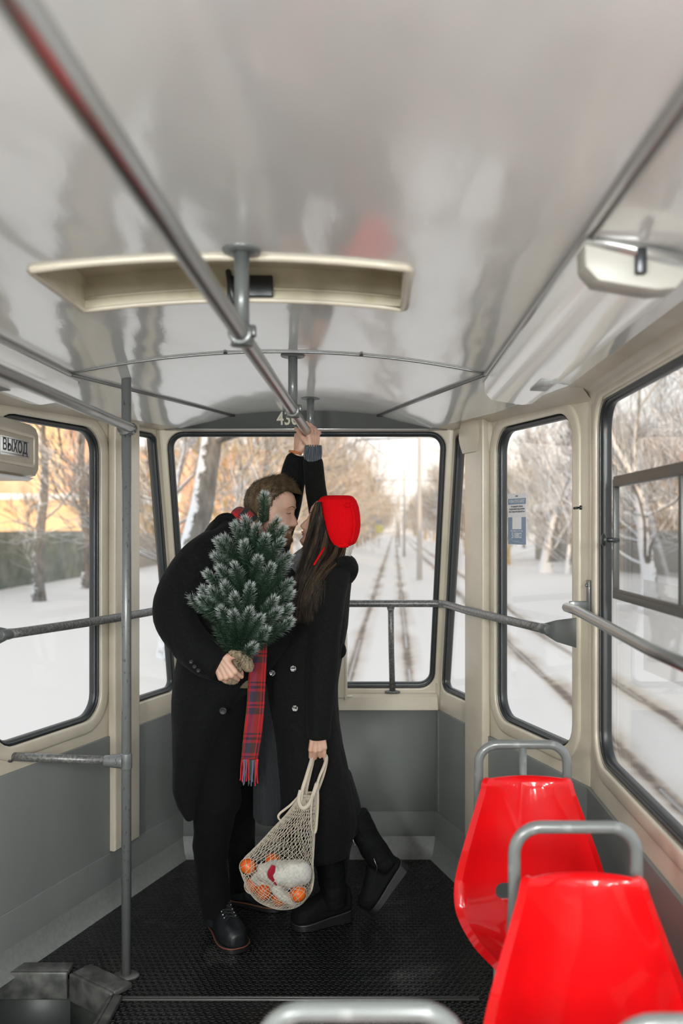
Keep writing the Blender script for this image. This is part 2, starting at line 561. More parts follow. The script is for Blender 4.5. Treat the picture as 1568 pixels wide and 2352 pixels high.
# ---------------------------------------------------------------- side wall frames
LEN_T = math.hypot(1.236, 0.412)
def side_frame(s):
    """tapered wall on side s (+1 right, -1 left): u runs from the rear corner to the front, v up, n outward"""
    return frame_matrix((XC + s * 0.608, 4.1, 0), (s * 0.412, -1.236, 0), (0, 0, 1), (s * 1.236, 0.412, 0))
MR, ML = side_frame(1), side_frame(-1)
def long_frame(s):
    return frame_matrix((XC + s * 1.02, 2.864, 0), (0, -1, 0), (0, 0, 1), (s, 0, 0))
MLR, MLL = long_frame(1), long_frame(-1)
def U(y): return (4.1 - y) * 1.0541
WT = 0.05   # wall thickness
def off(M, d):   # move frame outward so a slab of thickness WT has its inner face on the line
    return M @ Matrix.Translation((0, 0, d))
hole2 = rpoly([(0.026, 0.785), (0.395, 0.785), (0.395, 1.965), (0.188, 1.965)], [0.05, 0.05, 0.05, 0.05])
hole3 = rect(0.605, 1.20, 0.775, 1.945, 0.10)
top_u = 0.20
outer_t = [(0.0, 0.0), (LEN_T, 0.0), (LEN_T, 2.02), (top_u, 2.02), (0.0, 0.70)]
for s, M, nm in ((1, MR, 'right'), (-1, ML, 'left')):
    plate('wall_' + nm + '_rear', outer_t, [hole2, hole3], off(M, WT / 2), WT, M_beige, bev=0.010, kind='structure')
# longitudinal walls
hole4 = rect(0.085, 1.50, 0.80, 1.95, 0.10)
front_holes = [rect(1.62 + k * 1.36, 2.86 + k * 1.36, 0.80, 1.95, 0.10) for k in range(5)]
long_outer = [(0, 0.0), (8.86, 0.0), (8.86, 2.02), (0, 2.02)]
plate('wall_right', long_outer, [hole4] + front_holes, off(MLR, WT / 2), WT, M_beige, bev=0.010, kind='structure')
door_hole = rect(0.10, 1.22, 0.10, 1.95, 0.03)
long_outer_l = [(0, -0.32), (1.26, -0.32), (1.26, 0.0), (8.86, 0.0), (8.86, 2.02), (0, 2.02)]
plate('wall_left', long_outer_l, [door_hole] + front_holes, off(MLL, WT / 2), WT, M_beige, bev=0.010, kind='structure')
# front end, behind the camera
MF = frame_matrix((XC - 1.07, -6.0, 0), (1, 0, 0), (0, 0, 1), (0, -1, 0))
plate('wall_front', [(0, 0), (2.14, 0), (2.14, 2.15), (0, 2.15)], [rect(0.15, 1.99, 0.8, 1.9, 0.1)], off(MF, 0.025), 0.05, M_beige, kind='structure')

# ---------------------------------------------------------------- rear wall
RT = Vector((0, -0.20, 1.32)).normalized()
MRW = frame_matrix((XC, 4.12, 0.76), (1, 0, 0), RT, (0, 1.32, 0.20))
LZ = 1.335  # slanted length
rear_outer = [(-0.612, -0.03), (0.612, -0.03), (0.680, LZ), (-0.680, LZ)]
rear_hole = rpoly([(-0.590, 0.025), (0.590, 0.025), (0.634, 1.232), (-0.634, 1.232)], 0.075)
plate('wall_rear', rear_outer, [rear_hole], off(MRW, WT / 2), WT, M_beige, bev=0.008, kind='structure')
b = MB(); b.box((XC, 4.125, 0.345), (1.26, 0.05, 0.69)); mk('wall_rear_lower', b, M_grey, kind='structure')
# sill
b = MB()
b.grid([[(XC - 0.60, 4.135, 0.765), (XC + 0.60, 4.135, 0.765)], [(XC - 0.60, 4.09, 0.762), (XC + 0.60, 4.09, 0.762)],
        [(XC - 0.602, 4.078, 0.75), (XC + 0.602, 4.078, 0.75)], [(XC - 0.605, 4.076, 0.69), (XC + 0.605, 4.076, 0.69)], [(XC - 0.605, 4.10, 0.685), (XC + 0.605, 4.10, 0.685)]])
mk('trim_1', b, M_beige, kind='structure', angle=40)
# header above the rear window
hd = [(-0.640, 1.247), (0.640, 1.247), (0.665, 1.31), (0.30, 1.314)] + [(0.30 - 0.6 * k / 12, 1.314 + 0.016 * math.sin(PI * k / 12)) for k in range(1, 12)] + [(-0.30, 1.314), (-0.665, 1.31)]
plate('trim_2', hd, [], off(MRW, -0.012), 0.022, M_header, kind='structure')
b = MB(); b.tube([MRW @ Vector((-0.635, 1.244, -0.018)), MRW @ Vector((0.635, 1.244, -0.018))], 0.005, 8)
mk('trim_3', b, M_alu, kind='structure')
tx = (680 - CX) / F * 3.93
text_mesh('430', 0.082, MRW @ Matrix.Translation((-0.082, 1.289, -0.0255)) @ Matrix.Diagonal((1, 1, -1, 1)), M_cream_ink, 'trim_number', extrude=0.002, xscale=0.78, bold=0.0012, kind='structure')

# ---------------------------------------------------------------- lower side panels, kickboards and baseboards
for s, M, ML_, nm in ((1, MR, MLR, 'right'), (-1, ML, MLL, 'left')):
    plate('wall_panel_%s_rear' % nm, [(0.0, 0.0), (LEN_T, 0.0), (LEN_T, 0.69), (0.0, 0.69)], [], off(M, -0.006), 0.012, M_grey, kind='structure', bev=0.002)
    if s > 0:
        plate('wall_panel_right', [(0.0, 0.0), (8.8, 0.0), (8.8, 0.69), (0.0, 0.69)], [], off(ML_, -0.006), 0.012, M_grey, kind='structure', bev=0.002)
    # beige cover strips over the panel, behind the posts
    plate('trim_%s_post' % nm, [(0.385, 0.22), (0.56, 0.22), (0.56, 2.0), (0.385, 2.0)], [], off(M, -0.02), 0.04, M_beige, kind='structure', bev=0.010)
    # kick panels
    plate('trim_%s_kick' % nm, [(0.0, 0.0), (LEN_T, 0.0), (LEN_T, 0.215), (0.0, 0.215)], [], off(M, -0.015), 0.008, M_grey, kind='structure', bev=0.002)
    bb = MB()
    bb.grid([[M @ Vector((u, v, n_)) for u in (0.0, LEN_T)] for v, n_ in ((0.095, -0.018), (0.06, -0.024), (0.02, -0.034), (0.0, -0.055))])
    mk('baseboard_%s' % nm, bb, M_kick, kind='structure')
b = MB(); b.grid([[MLR @ Vector((u, v, n_)) for u in (0.0, 4.0)] for v, n_ in ((0.095, -0.018), (0.06, -0.024), (0.02, -0.034), (0.0, -0.055))])
mk('baseboard_right_front', b, M_kick, kind='structure')
b = MB(); b.box((XC, 4.098, 0.105), (1.22, 0.012, 0.21)); mk('trim_rear_kick', b, M_grey, kind='structure')
b = MB(); b.grid([[(XC - 0.6, y, z), (XC + 0.6, y, z)] for z, y in ((0.095, 4.09), (0.06, 4.085), (0.02, 4.075), (0.0, 4.05))])
mk('baseboard_rear', b, M_kick, kind='structure')
# rounded cap of the right post and fine strip by it
b = MB()
Mx = MR
rows = []
for k in range(9):
    t = k / 8
    v = 1.86 + 0.13 * t
    d = -0.045 - 0.018 * math.sin(PI * t * 0.9)
    rows.append([Mx @ Vector((0.375, v, 0.0)), Mx @ Vector((0.378, v, d)), Mx @ Vector((0.50, v, d)), Mx @ Vector((0.545, v, d + 0.03)), Mx @ Vector((0.57, v, 0.0))])
b.grid(rows)
mk('trim_right_cap', b, M_beige, kind='structure', angle=50)
# corner seam strips right
plate('trim_right_seam', [(0.03, 0.22), (0.036, 0.22), (0.036, 0.685), (0.03, 0.685)], [], off(MR, -0.014), 0.004, M_kick, kind='structure')

# ---------------------------------------------------------------- ceiling
def zc(x): return 2.11 - 0.07 * ((x - XC) / 0.67) ** 2
xs = sorted(set([round(XC - 0.67 + 1.34 * k / 24, 5) for k in range(25)] + [-0.72, 0.06]))
ys = [-6 + k * 0.5 for k in range(15)] + [1.2, 1.5, 1.83, 2.0, 2.15, 2.3, 2.5, 2.8]
b = MB()
nx = len(xs)
for y in ys:
    for x in xs: b.v.append(Vector((x, y, zc(x))))
for j in range(len(ys) - 1):
    for i in range(nx - 1):
        if ys[j] >= 1.789 and ys[j + 1] <= 2.151 and xs[i] >= -0.7201 and xs[i + 1] <= 0.0601: continue
        b.f.append((j * nx + i, j * nx + i + 1, (j + 1) * nx + i + 1, (j + 1) * nx + i))
mk('ceiling', b, M_ceil, kind='structure')
# sloping side panels of the main part
for s, nm in ((1, 'right'), (-1, 'left')):
    b = MB()
    b.grid([[(XC + s * 0.67, y, 2.04), (XC + s * 0.80, y, 2.022), (XC + s * 0.935, y, 2.0)] for y in (-6, 0, 1.5, 2.8)])
    mk('ceiling_side_' + nm, b, M_ceil, kind='structure')
    b = MB()
    b.grid([[(XC + s * 0.93, y, 2.003), (XC + s * 0.945, y, 1.998), (XC + s * 0.98, y, 1.993), (XC + s * 1.003, y, 1.98), (XC + s * 1.014, y, 1.962), (XC + s * 1.02, y, 1.945), (XC + s * 1.03, y, 1.94)] for y in (-6, 0, 1.5, 2.8, 2.864)])
    mk('trim_upper_' + nm, b, M_beige, kind='structure')
# tail ceiling: centre panel
b = MB(); rows = []
for j in range(9):
    t = j / 8; y = 2.8 + 1.14 * t; hw = 0.67 + (0.31 - 0.67) * t
    zm = lerp_table([(2.8, 2.112), (3.2, 2.101), (3.63, 2.082), (3.94, 2.066)], y); ze = 2.04 + (2.050 - 2.04) * t
    rows.append([(XC + hw * q, y, zm + (ze - zm) * q * q - 0.0) for q in [-1 + k / 8 for k in range(17)]])
b.grid(rows)
mk('ceiling_rear', b, M_ceil, kind='structure')
for s, nm in ((1, 'right'), (-1, 'left')):
    b = MB()
    A = Vector((XC + s * 0.67, 2.8, 2.04)); B_ = Vector((XC + s * 0.31, 3.94, 2.050))
    b.grid([[A, A.lerp(B_, 0.5), B_],
            [(XC + s * 0.80, 2.8, 2.022), (XC + s * 0.62, 3.38, 2.025), (XC + s * 0.42, 3.94, 2.018)],
            [(XC + s * 0.935, 2.8, 2.0), (XC + s * 0.78, 3.40, 1.992), (XC + s * 0.55, 3.94, 1.990)]])
    bt = MB()
    bt.grid([[(XC + s * 0.93, 2.8, 2.003), (XC + s * 0.775, 3.40, 1.994), (XC + s * 0.545, 3.94, 1.992)],
            [(XC + s * 0.98, 2.8, 1.993), (XC + s * 0.80, 3.40, 1.988), (XC + s * 0.60, 3.94, 1.988)],
            [(XC + s * 1.01, 2.83, 1.965), (XC + s * 0.83, 3.40, 1.972), (XC + s * 0.655, 3.94, 1.984)],
            [(XC + s * 1.06, 2.84, 1.945), (XC + s * 0.90, 3.42, 1.958), (XC + s * 0.72, 3.95, 1.980)]])
    mk('trim_corner_' + nm, bt, M_beige, kind='structure')
    mk('ceiling_corner_' + nm, b, M_ceil, kind='structure')
    b = MB()
    b.tube([A + Vector((0, 0, -0.004)), B_ + Vector((0, 0, -0.004))], 0.006, 6, flat=1.0)
    mk('trim_ceiling_diagonal_' + nm, b, M_seam, kind='structure')
    b = MB()
    b.tube([(XC + s * 0.667, y, 2.037) for y in (-6, 0, 2.8)], 0.007, 6)
    b.tube([(XC + s * 0.685, y, 2.034) for y in (-6, 0, 2.8)], 0.004, 6)
    mk('trim_cove_' + nm, b, M_alu, kind='structure')
b = MB(); b.tube([(XC + 0.67 * q, 2.8, zc(XC + 0.67 * q) - 0.002) for q in [-1 + k / 12 for k in range(25)]], 0.0045, 6)
mk('trim_ceiling_seam', b, M_seam, kind='structure')
b = MB()
for q in (-0.25, 0.40):
    b.ball((XC + 0.67 * q, 2.79, zc(XC + 0.67 * q) - 0.004), (0.006, 0.006, 0.004), 8, 6)
mk('trim_screws', b, M_dark, kind='structure')
# outer roof skin so no daylight falls in from above
b = MB(); b.box((XC, -1.0, 2.30), (2.3, 10.2, 0.04)); mk('ceiling_roof_skin', b, M_beige, kind='structure')

# ---------------------------------------------------------------- roof hatch
hatch = thing('roof_hatch', (-0.325, 1.97, 2.10), 'open cream painted roof hatch recess in the glossy white ceiling', 'roof hatch')
def zz(x, d=0): return zc(x) + d
X0, X1, Y0, Y1 = -0.72, 0.06, 1.83, 2.15
hx = [X0 + (X1 - X0) * k / 12 for k in range(13)]
b = MB()
H = 0.075
b.grid([[(x, Y1, zz(x)) for x in hx], [(x, Y1, zz(x, H)) for x in hx]])
b.grid([[(x, Y0, zz(x)) for x in hx], [(x, Y0, zz(x, H)) for x in hx]])
for x in (X0, X1): b.grid([[(x, Y0, zz(x)), (x, Y1, zz(x))], [(x, Y0, zz(x, H)), (x, Y1, zz(x, H))]])
mk('recess', b, M_hatch, hatch)
b = MB(); b.grid([[(x, y, zz(x, H)) for x in hx] for y in (Y0, Y1)]); mk('lid', b, M_hatch, hatch)
b = MB()
def tube_edge(pts, r=0.008): b.tube(pts, r, 8)
tube_edge([(x, Y1 - 0.004, zz(x, 0.022)) for x in hx], 0.004)
mk('gasket', b, M_hatch, hatch)
b = MB()
rim = [(x, Y0 - 0.008, zz(x, -0.003)) for x in hx] + [(X1 + 0.008, Y0 + (Y1 - Y0) * k / 4, zz(X1, -0.003)) for k in range(5)]
rim += [(x, Y1 + 0.008, zz(x, -0.003)) for x in reversed(hx)] + [(X0 - 0.008, Y1 - (Y1 - Y0) * k / 4, zz(X0, -0.003)) for k in range(5)]
b.tube(rim, 0.011, 8, closed=True, flat=0.7, up=(0, 0, 1))
mk('rim', b, M_beige, hatch)
b = MB()
b.box((-0.305, 2.14, 2.135), (0.10, 0.014, 0.052)); b.box((-0.335, 2.12, 2.13), (0.02, 0.035, 0.065)); b.box((-0.355, 2.125, 2.115), (0.018, 0.02, 0.075))
b.tube([(-0.36, 2.11, 2.165), (-0.35, 2.09, 2.12), (-0.345, 2.10, 2.085)], 0.008, 8)
mk('latch', b, M_dark, hatch, bevel=0.004)

# ---------------------------------------------------------------- windows
def window(idx, outline, M, depth=0.03, w=0.026, inset=0.0, seams=()):
    b = MB()
    sweep_ring(b, outline, M, round_profile(w, 0.034, 12, -w / 2 + 0.005, depth))
    sweep_ring(b, outline, M, round_profile(0.009, 0.010, 8, -0.009, depth - 0.019))
    win = mk('window_%d' % idx, b, M_rubber, kind='structure')
    poly = [((Vector(p) - Vector((sum(q[0] for q in outline) / len(outline), sum(q[1] for q in outline) / len(outline)))) ) for p in outline]
    c = Vector((sum(q[0] for q in outline) / len(outline), sum(q[1] for q in outline) / len(outline)))
    pane = [(c.x + p.x * 0.985, c.y + p.y * 0.99) for p in poly]
    plate('pane', pane, [], M @ Matrix.Translation((0, 0, depth + 0.002)), 0.005, M_glass, parent=win)
    return win
w1 = window(1, rear_hole, MRW, 0.022, 0.030)
w2 = window(2, hole2, MR, 0.025)
w3 = window(3, hole3, MR, 0.028)
w4 = window(4, hole4, MLR, 0.028)
w5 = window(5, hole2, ML, 0.025)
w6 = window(6, hole3, ML, 0.028)
for k, h in enumerate(front_holes):
    window(7 + k, h, MLR, 0.028); window(12 + k, h, MLL, 0.028)
window(17, rect(0.15, 1.99, 0.8, 1.9, 0.1), MF, 0.025)
# raised cream surrounds
b = MB()
for M, h in ((MR, hole3), (ML, hole3), (MLR, hole4)):
    sweep_ring(b, h, M, round_profile(0.05, 0.016, 12, 0.022, -0.001))
mk('trim_window_surrounds', b, M_beige, kind='structure')
# door on the left, out of the picture's edge: two glazed leaves
b = MB()
for k in range(3):
    b.box((XC - 1.03, 2.864 - 0.11 - k * 0.545, 1.02), (0.03, 0.05, 1.84))
for z in (0.14, 0.72, 1.92): b.box((XC - 1.03, 2.2, z), (0.03, 1.1, 0.06))
b.box((XC - 1.03, 2.2, 0.42), (0.02, 1.1, 0.56))
dr = mk('door_1', b, M_beige, kind='structure', bevel=0.005)
plate('pane', [(0.12, 0.75), (1.20, 0.75), (1.20, 1.90), (0.12, 1.90)], [], MLL @ Matrix.Translation((0, 0, 0.012)), 0.004, M_glass, parent=dr)
M_sash = new_mat('dull_dark_sash', (0.065, 0.065, 0.06), 0.4)
# hopper window in the big right-hand window
b = MB()
y0, y1, z0, z1 = 2.60, 1.50, 1.345, 1.675
xg = XC + 1.02 + 0.012
b.box((xg, (y0 + y1) / 2, z1), (0.022, y0 - y1, 0.022)); b.box((xg - 0.004, (y0 + y1) / 2, z1 + 0.014), (0.014, y0 - y1 - 0.02, 0.012))
b.box((xg, (y0 + y1) / 2, z0), (0.022, y0 - y1, 0.026)); b.box((xg - 0.006, (y0 + y1) / 2, z0 + 0.012), (0.012, y0 - y1 - 0.02, 0.010))
b.box((xg, y0, (z0 + z1) / 2), (0.018, 0.012, z1 - z0)); b.box((xg, 2.03, (z0 + z1) / 2), (0.018, 0.02, z1 - z0)); b.box((xg, y1, (z0 + z1) / 2), (0.018, 0.02, z1 - z0))
fr_ = mk('sash_frame', b, M_sash, w4, bevel=0.002)
b = MB(); kc = P(1420, 1240, 2.56); kx = XC + 1.02
b.tube([(kx + 0.01, kc.y, kc.z), (kx - 0.03, kc.y, kc.z)], 0.007, 12); b.tube([(kx - 0.03, kc.y, kc.z), (kx - 0.036, kc.y, kc.z), (kx - 0.042, kc.y, kc.z)], [0.017, 0.019, 0.012], 16)
mk('knob', b, M_dark, w4)

# corner posts between the rear and side windows
b = MB()
for s in (1, -1):
    b.tube([(XC + s * 0.621, 4.135, 0.70), (XC + s * 0.628, 4.125, 0.78), (XC + s * 0.690, 3.930, 2.06)], 0.024, 12)
mk('trim_corner_posts', b, M_beige, kind='structure')

b = MB()
for s in (1, -1): b.box((XC + s * 0.63, 4.135, 0.73), (0.07, 0.06, 0.16))
mk('trim_sill_ends', b, M_beige, kind='structure')
# ================================================================ the street outside
GZ = -0.88
def track_shift(y): return 0.0205 * (y - 14) if y > 14 else 0.0205 * (y - 14) * 0.35
RAILS = [-0.47, 0.53, 2.72, 3.72]
random.seed(7)
# snow field with softly rutted tracks
b = MB()
xs = [-160, -110, -80, -60, -45, -35, -28, -22, -18, -15, -12.5, -10.5, -9, -7.5, -6, -5, -4, -3.2, -2.4, -1.8, -1.3]
x = -1.0
while x < 4.4: xs.append(round(x, 3)); x += 0.045
xs += [4.7, 5.2, 6, 7, 8, 9, 10.5, 12, 14, 17, 21, 26, 33, 42, 55, 75, 110, 160]
ys = [-60, -40, -25, -15, -8, -4, 0, 2, 4]
y = 5.0
while y < 60: ys.append(y); y += 0.7 + (y - 5) * 0.02
while y < 420: ys.append(y); y += 6 + (y - 60) * 0.08
nx = len(xs); cols = []
for y in ys:
    sh = track_shift(y)
    for x in xs:
        X = x + sh
        dr = min(abs(x - r) for r in RAILS)
        z = GZ
        inb = -1.0 < x < 4.4
        z += 0.10 * noise.noise(Vector((X * 0.25, y * 0.12, 1))) + 0.04 * noise.noise(Vector((X * 1.2, y * 0.5, 5)))
        if dr < 0.22: z -= 0.035 * (1 - dr / 0.22)
        if 0.95 < x < 2.3: z += 0.10 * math.sin((x - 0.95) / 1.35 * PI)
        if x < -1.0: z += min(0.30, (-1.0 - x) * 0.10)
        if x > 4.2: z += min(0.30, (x - 4.2) * 0.10)
        wob = noise.noise(Vector((y * 0.35, x * 0.2, 3)))
        d = 0.0
        if y < 330:
            core = max(0, 1 - dr / (0.10 + 0.02 * wob))
            spl = max(0, 1 - dr / 0.34) * max(0, 0.55 + noise.noise(Vector((X * 1.5, y * 0.45, 9))) * 1.6)
            d = min(1, core * 0.95 + spl * 0.6)
        b.v.append(Vector((X, y, z))); cols.append(d)
for j in range(len(ys) - 1):
    for i in range(nx - 1):
        b.f.append((j * nx + i, j * nx + i + 1, (j + 1) * nx + i + 1, (j + 1) * nx + i))
gr = mk('ground', b, None, kind='structure')
at = gr.data.attributes.new('dirt', 'FLOAT', 'POINT')
at.data.foreach_set('value', cols)
M_ground = new_mat('rutted_snow', (0.7, 0.7, 0.7), 0.8)
n, l, bs = nodes_of(M_ground)
an = n.new('ShaderNodeAttribute'); an.attribute_name = 'dirt'
tc = n.new('ShaderNodeTexCoord'); t = n.new('ShaderNodeTexNoise'); t.inputs['Scale'].default_value = 5; t.inputs['Detail'].default_value = 6
l.new(tc.outputs['Object'], t.inputs['Vector'])
mm = n.new('ShaderNodeMath'); mm.operation = 'MULTIPLY'; l.new(an.outputs['Fac'], mm.inputs[0])
mr = n.new('ShaderNodeMapRange'); mr.inputs['From Min'].default_value = 0.3; mr.inputs['From Max'].default_value = 0.6; mr.inputs['To Min'].default_value = 0.65; mr.inputs['To Max'].default_value = 1.2
l.new(t.outputs['Fac'], mr.inputs['Value']); l.new(mr.outputs[0], mm.inputs[1])
rp = n.new('ShaderNodeValToRGB')
rp.color_ramp.elements[0].color = (0.65, 0.62, 0.59, 1); rp.color_ramp.elements[1].color = (0.15, 0.115, 0.09, 1)
e = rp.color_ramp.elements.new(0.45); e.color = (0.42, 0.35, 0.285, 1)
rp.color_ramp.elements[2].position = 0.95
l.new(mm.outputs[0], rp.inputs[0]); l.new(rp.outputs[0], bs.inputs['Base Color'])
gr.data.materials.append(M_ground)
bp = add_bump(M_ground, 0.7, 0.4, 0.2, detail=6)

# steel rails showing in the ruts
M_railsteel = new_mat('wet_rail_steel', (0.32, 0.30, 0.29), 0.35, metal=0.6)
for r, lab in zip(RAILS, ('left rail of the track under the tram', 'right rail of the track under the tram', 'near rail of the second track on the right', 'far rail of the second track on the right')):
    b = MB()
    yy = [-30, -10, 0, 5] + [5 + 4 * k for k in range(1, 25)] + [130, 170, 220, 300]
    pr = [(-0.026, -0.08), (-0.026, 0.012), (-0.02, 0.017), (0.02, 0.017), (0.026, 0.012), (0.026, -0.08)]
    b.rings([[Vector((r + track_shift(y) + a, y, GZ - 0.045 + 0.10 * noise.noise(Vector(((r + track_shift(y)) * 0.25, y * 0.12, 1))) + c)) for a, c in pr] for y in yy])
    mk('tram_rail', b, M_railsteel, label='steel ' + lab + ', lying in a snowy rut', cat='rail', group='tram rails')

# ---------------------------------------------------------------- poles and wires
M_pole = new_mat('grey_catenary_pole', (0.55, 0.54, 0.52), 0.6)
M_wire = new_mat('wire', (0.10, 0.10, 0.10), 0.5)
plabs = ['nearest grey catenary pole standing in snow between the two tracks', 'second grey catenary pole between the tracks, beyond the nearest one',
         'third grey catenary pole between the tracks', 'fourth and thin grey catenary pole far down the tracks', 'farthest grey catenary pole by the end of the street']
for k, (d, px) in enumerate([(40, 963), (75, 928), (112, 917), (155, 912), (205, 909)]):
    X = (px - CX) / F * d
    zt = 6.6
    root = thing('catenary_pole', (X, d, GZ), plabs[k], 'pole', 'catenary poles between the tracks')
    b = MB(); b.tube([(X, d, GZ - 0.1), (X, d, 2.0), (X, d, zt)], [0.13, 0.11, 0.085], 12); mk('shaft', b, M_pole, root)
    b = MB(); b.tube([(X - 2.9, d, 5.6), (X, d, 5.75), (X + 2.9, d, 5.6)], 0.035, 6); b.tube([(X - 2.6, d, 5.62), (X, d, 6.4), (X + 2.6, d, 5.62)], 0.012, 4)
    mk('bracket_arm', b, M_wire, root)
for xo, lab in ((0.03, 'thin overhead contact wire above the near track'), (3.22, 'thin overhead contact wire above the second track')):
    b = MB(); b.tube([(xo + track_shift(y), y, 5.1) for y in (-20, 10, 40, 75, 112, 155, 205, 300)], 0.009, 5)
    mk('overhead_wire', b, M_wire, label=lab, cat='wire', group='overhead wires')

# ---------------------------------------------------------------- trees
def bark_mat(name, c1, c2, snow=0.42):
    m = new_mat(name, c1, 0.9)
    r = add_noise_color(m, c1, c2, 9.0, 0.35, 0.65, detail=8, vec_scale=(1, 1, 0.35))
    n, l, b = nodes_of(m)
    ge = n.new('ShaderNodeNewGeometry'); sp = n.new('ShaderNodeSeparateXYZ'); l.new(ge.outputs['Normal'], sp.inputs[0])
    tc = n.new('ShaderNodeTexCoord'); t = n.new('ShaderNodeTexNoise'); t.inputs['Scale'].default_value = 5.5; t.inputs['Detail'].default_value = 8; t.inputs['Roughness'].default_value = 0.7
    l.new(tc.outputs['Object'], t.inputs['Vector'])
    # snow settles on upward faces and is blown on to one flank of the bark
    a = n.new('ShaderNodeMath'); a.operation = 'MULTIPLY_ADD'; a.inputs[1].default_value = 1.1; l.new(t.outputs['Fac'], a.inputs[0]); l.new(sp.outputs['Z'], a.inputs[2])
    a2 = n.new('ShaderNodeMath'); a2.operation = 'MULTIPLY_ADD'; a2.inputs[1].default_value = -0.22; l.new(sp.outputs['X'], a2.inputs[0]); l.new(a.outputs[0], a2.inputs[2])
    mr = n.new('ShaderNodeMapRange'); mr.inputs['From Min'].default_value = snow + 0.40; mr.inputs['From Max'].default_value = snow + 0.50
    l.new(a2.outputs[0], mr.inputs['Value'])
    mx = n.new('ShaderNodeMixRGB'); mx.inputs[2].default_value = (0.80, 0.81, 0.83, 1)
    l.new(mr.outputs[0], mx.inputs[0]); l.new(r.outputs[0], mx.inputs[1]); l.new(mx.outputs[0], b.inputs['Base Color'])
    return m
M_bark = bark_mat('grey_bark', (0.10, 0.092, 0.082), (0.22, 0.205, 0.185), 0.34)
M_barkw = bark_mat('snowy_bark', (0.12, 0.11, 0.10), (0.25, 0.235, 0.21), 0.10)
M_bark_tan = bark_mat('sun_tinted_tan_twigs', (0.26, 0.19, 0.115), (0.40, 0.30, 0.18), 0.36)  # warmth of the low sun put into the twig colour
M_bark_gold = bark_mat('sun_tinted_lichen_bark', (0.42, 0.30, 0.13), (0.54, 0.42, 0.21), 0.42)  # yellow lichen, with golden low sunlight mixed into the bark colour

def tree_mesh(seed, height=11, r0=0.24, lean=0.0, fork=3.0, twigs=1.0, levels=5, spread=0.55, low=9):
    rnd = random.Random(seed)
    b = MB()
    def branch(p, d, L, r, lev):
        seg = max(2, int(L / (0.7 if lev < 2 else 0.5)))
        seg = min(seg, 5 if lev < 3 else 3)
        pts = [p]; rs = [r]; q = p; dd = d
        for i in range(seg):
            j = 0.10 if lev == 0 else 0.26
            dd = (dd + Vector((rnd.uniform(-j, j), rnd.uniform(-j, j), rnd.uniform(-j, j) * 0.6 + (0.05 if lev > 0 else 0)))).normalized()
            q = q + dd * (L / seg); pts.append(q); rs.append(r * (1 - 0.45 * (i + 1) / seg))
        n_ = 9 if lev == 0 else (6 if lev == 1 else (4 if lev == 2 else 3))
        rs = [max(x_, 0.011) for x_ in rs]
        b.tube(pts, rs, n_, caps=False)
        if lev >= levels: return
        if lev == 0 and low:
            for k in range(low):
                t_ = rnd.uniform(0.25, 1.0); i_ = min(len(pts) - 1, int(t_ * (len(pts) - 1)) + 0)
                a_ = rnd.uniform(0, 2 * PI)
                branch(pts[i_], Vector((math.cos(a_), math.sin(a_), rnd.uniform(0.05, 0.9))).normalized(), rnd.uniform(1.6, 3.4), r * rnd.uniform(0.14, 0.26), 2)
        nk = {0: rnd.randint(3, 4), 1: rnd.randint(4, 5), 2: rnd.randint(3, 5), 3: rnd.randint(4, 5), 4: 3}[lev]
        nk = max(2, int(nk * twigs)) if lev >= 2 else nk
        for k in range(nk):
            i = len(pts) - 1 if (k < 2 and lev < 2) else rnd.randint(max(1, len(pts) // 2), len(pts) - 1)
            base = pts[i]
            ax = dd.orthogonal().normalized()
            ax = rotv(ax, dd, rnd.uniform(0, 2 * PI))
            ang = rnd.uniform(0.3, 1.0) * (spread if lev == 0 else spread * 1.35)
            nd = rotv(dd, ax, ang)
            if lev > 0: nd = (nd + Vector((0, 0, 0.12))).normalized()
            branch(base, nd, L * rnd.uniform(0.5, 0.78) if lev > 0 else height * rnd.uniform(0.30, 0.42), rs[i] * rnd.uniform(0.5, 0.72), lev + 1)
    # root flare
    b.tube([(0, 0, -0.25), (0, 0, 0.05), (0, 0, 0.5)], [r0 * 1.6, r0 * 1.35, r0], 9, caps=False)
    branch(Vector((0, 0, 0.45)), Vector((lean, 0, 1)).normalized(), fork, r0, 0)
    return b
TREES = {}
def tree(kind, x, y, rot=0, sc=1.0, mat=None, label='', group=None, z=GZ, name='bare_tree'):
    key = (kind, mat.name)
    if key not in TREES:
        spec = dict(
            a=dict(seed=11, height=8, r0=0.22, fork=2.6), b=dict(seed=23, height=8, r0=0.17, fork=3.4, low=12), c=dict(seed=37, height=7, r0=0.15, fork=2.0),
            d=dict(seed=41, height=7, r0=0.12, fork=1.7, spread=0.8), e=dict(seed=59, height=10, r0=0.24, fork=2.8, lean=0.06),
            big=dict(seed=5, height=10, r0=0.24, fork=5.6, lean=0.15, levels=4, low=5), fork=dict(seed=77, height=8, r0=0.30, fork=2.6, lean=0.08, spread=0.5, low=4),
            tall=dict(seed=64, height=8, r0=0.17, fork=4.6, spread=0.45, low=2), thin=dict(seed=91, height=6, r0=0.08, fork=2.4, lean=0.05, low=4))[kind]
        bb = tree_mesh(**spec)
        me = bpy.data.meshes.new('bare_tree'); me.from_pydata([tuple(p) for p in bb.v], [], bb.f); me.update()
        me.polygons.foreach_set('use_smooth', [True] * len(me.polygons)); me.materials.append(mat)
        TREES[key] = me
    o = bpy.data.objects.new(name, TREES[key]); COL.objects.link(o)
    o.location = (x, y, z); o.rotation_euler = (0, 0, rot); o.scale = (sc, sc, sc)
    return tag(o, label, 'tree', group)
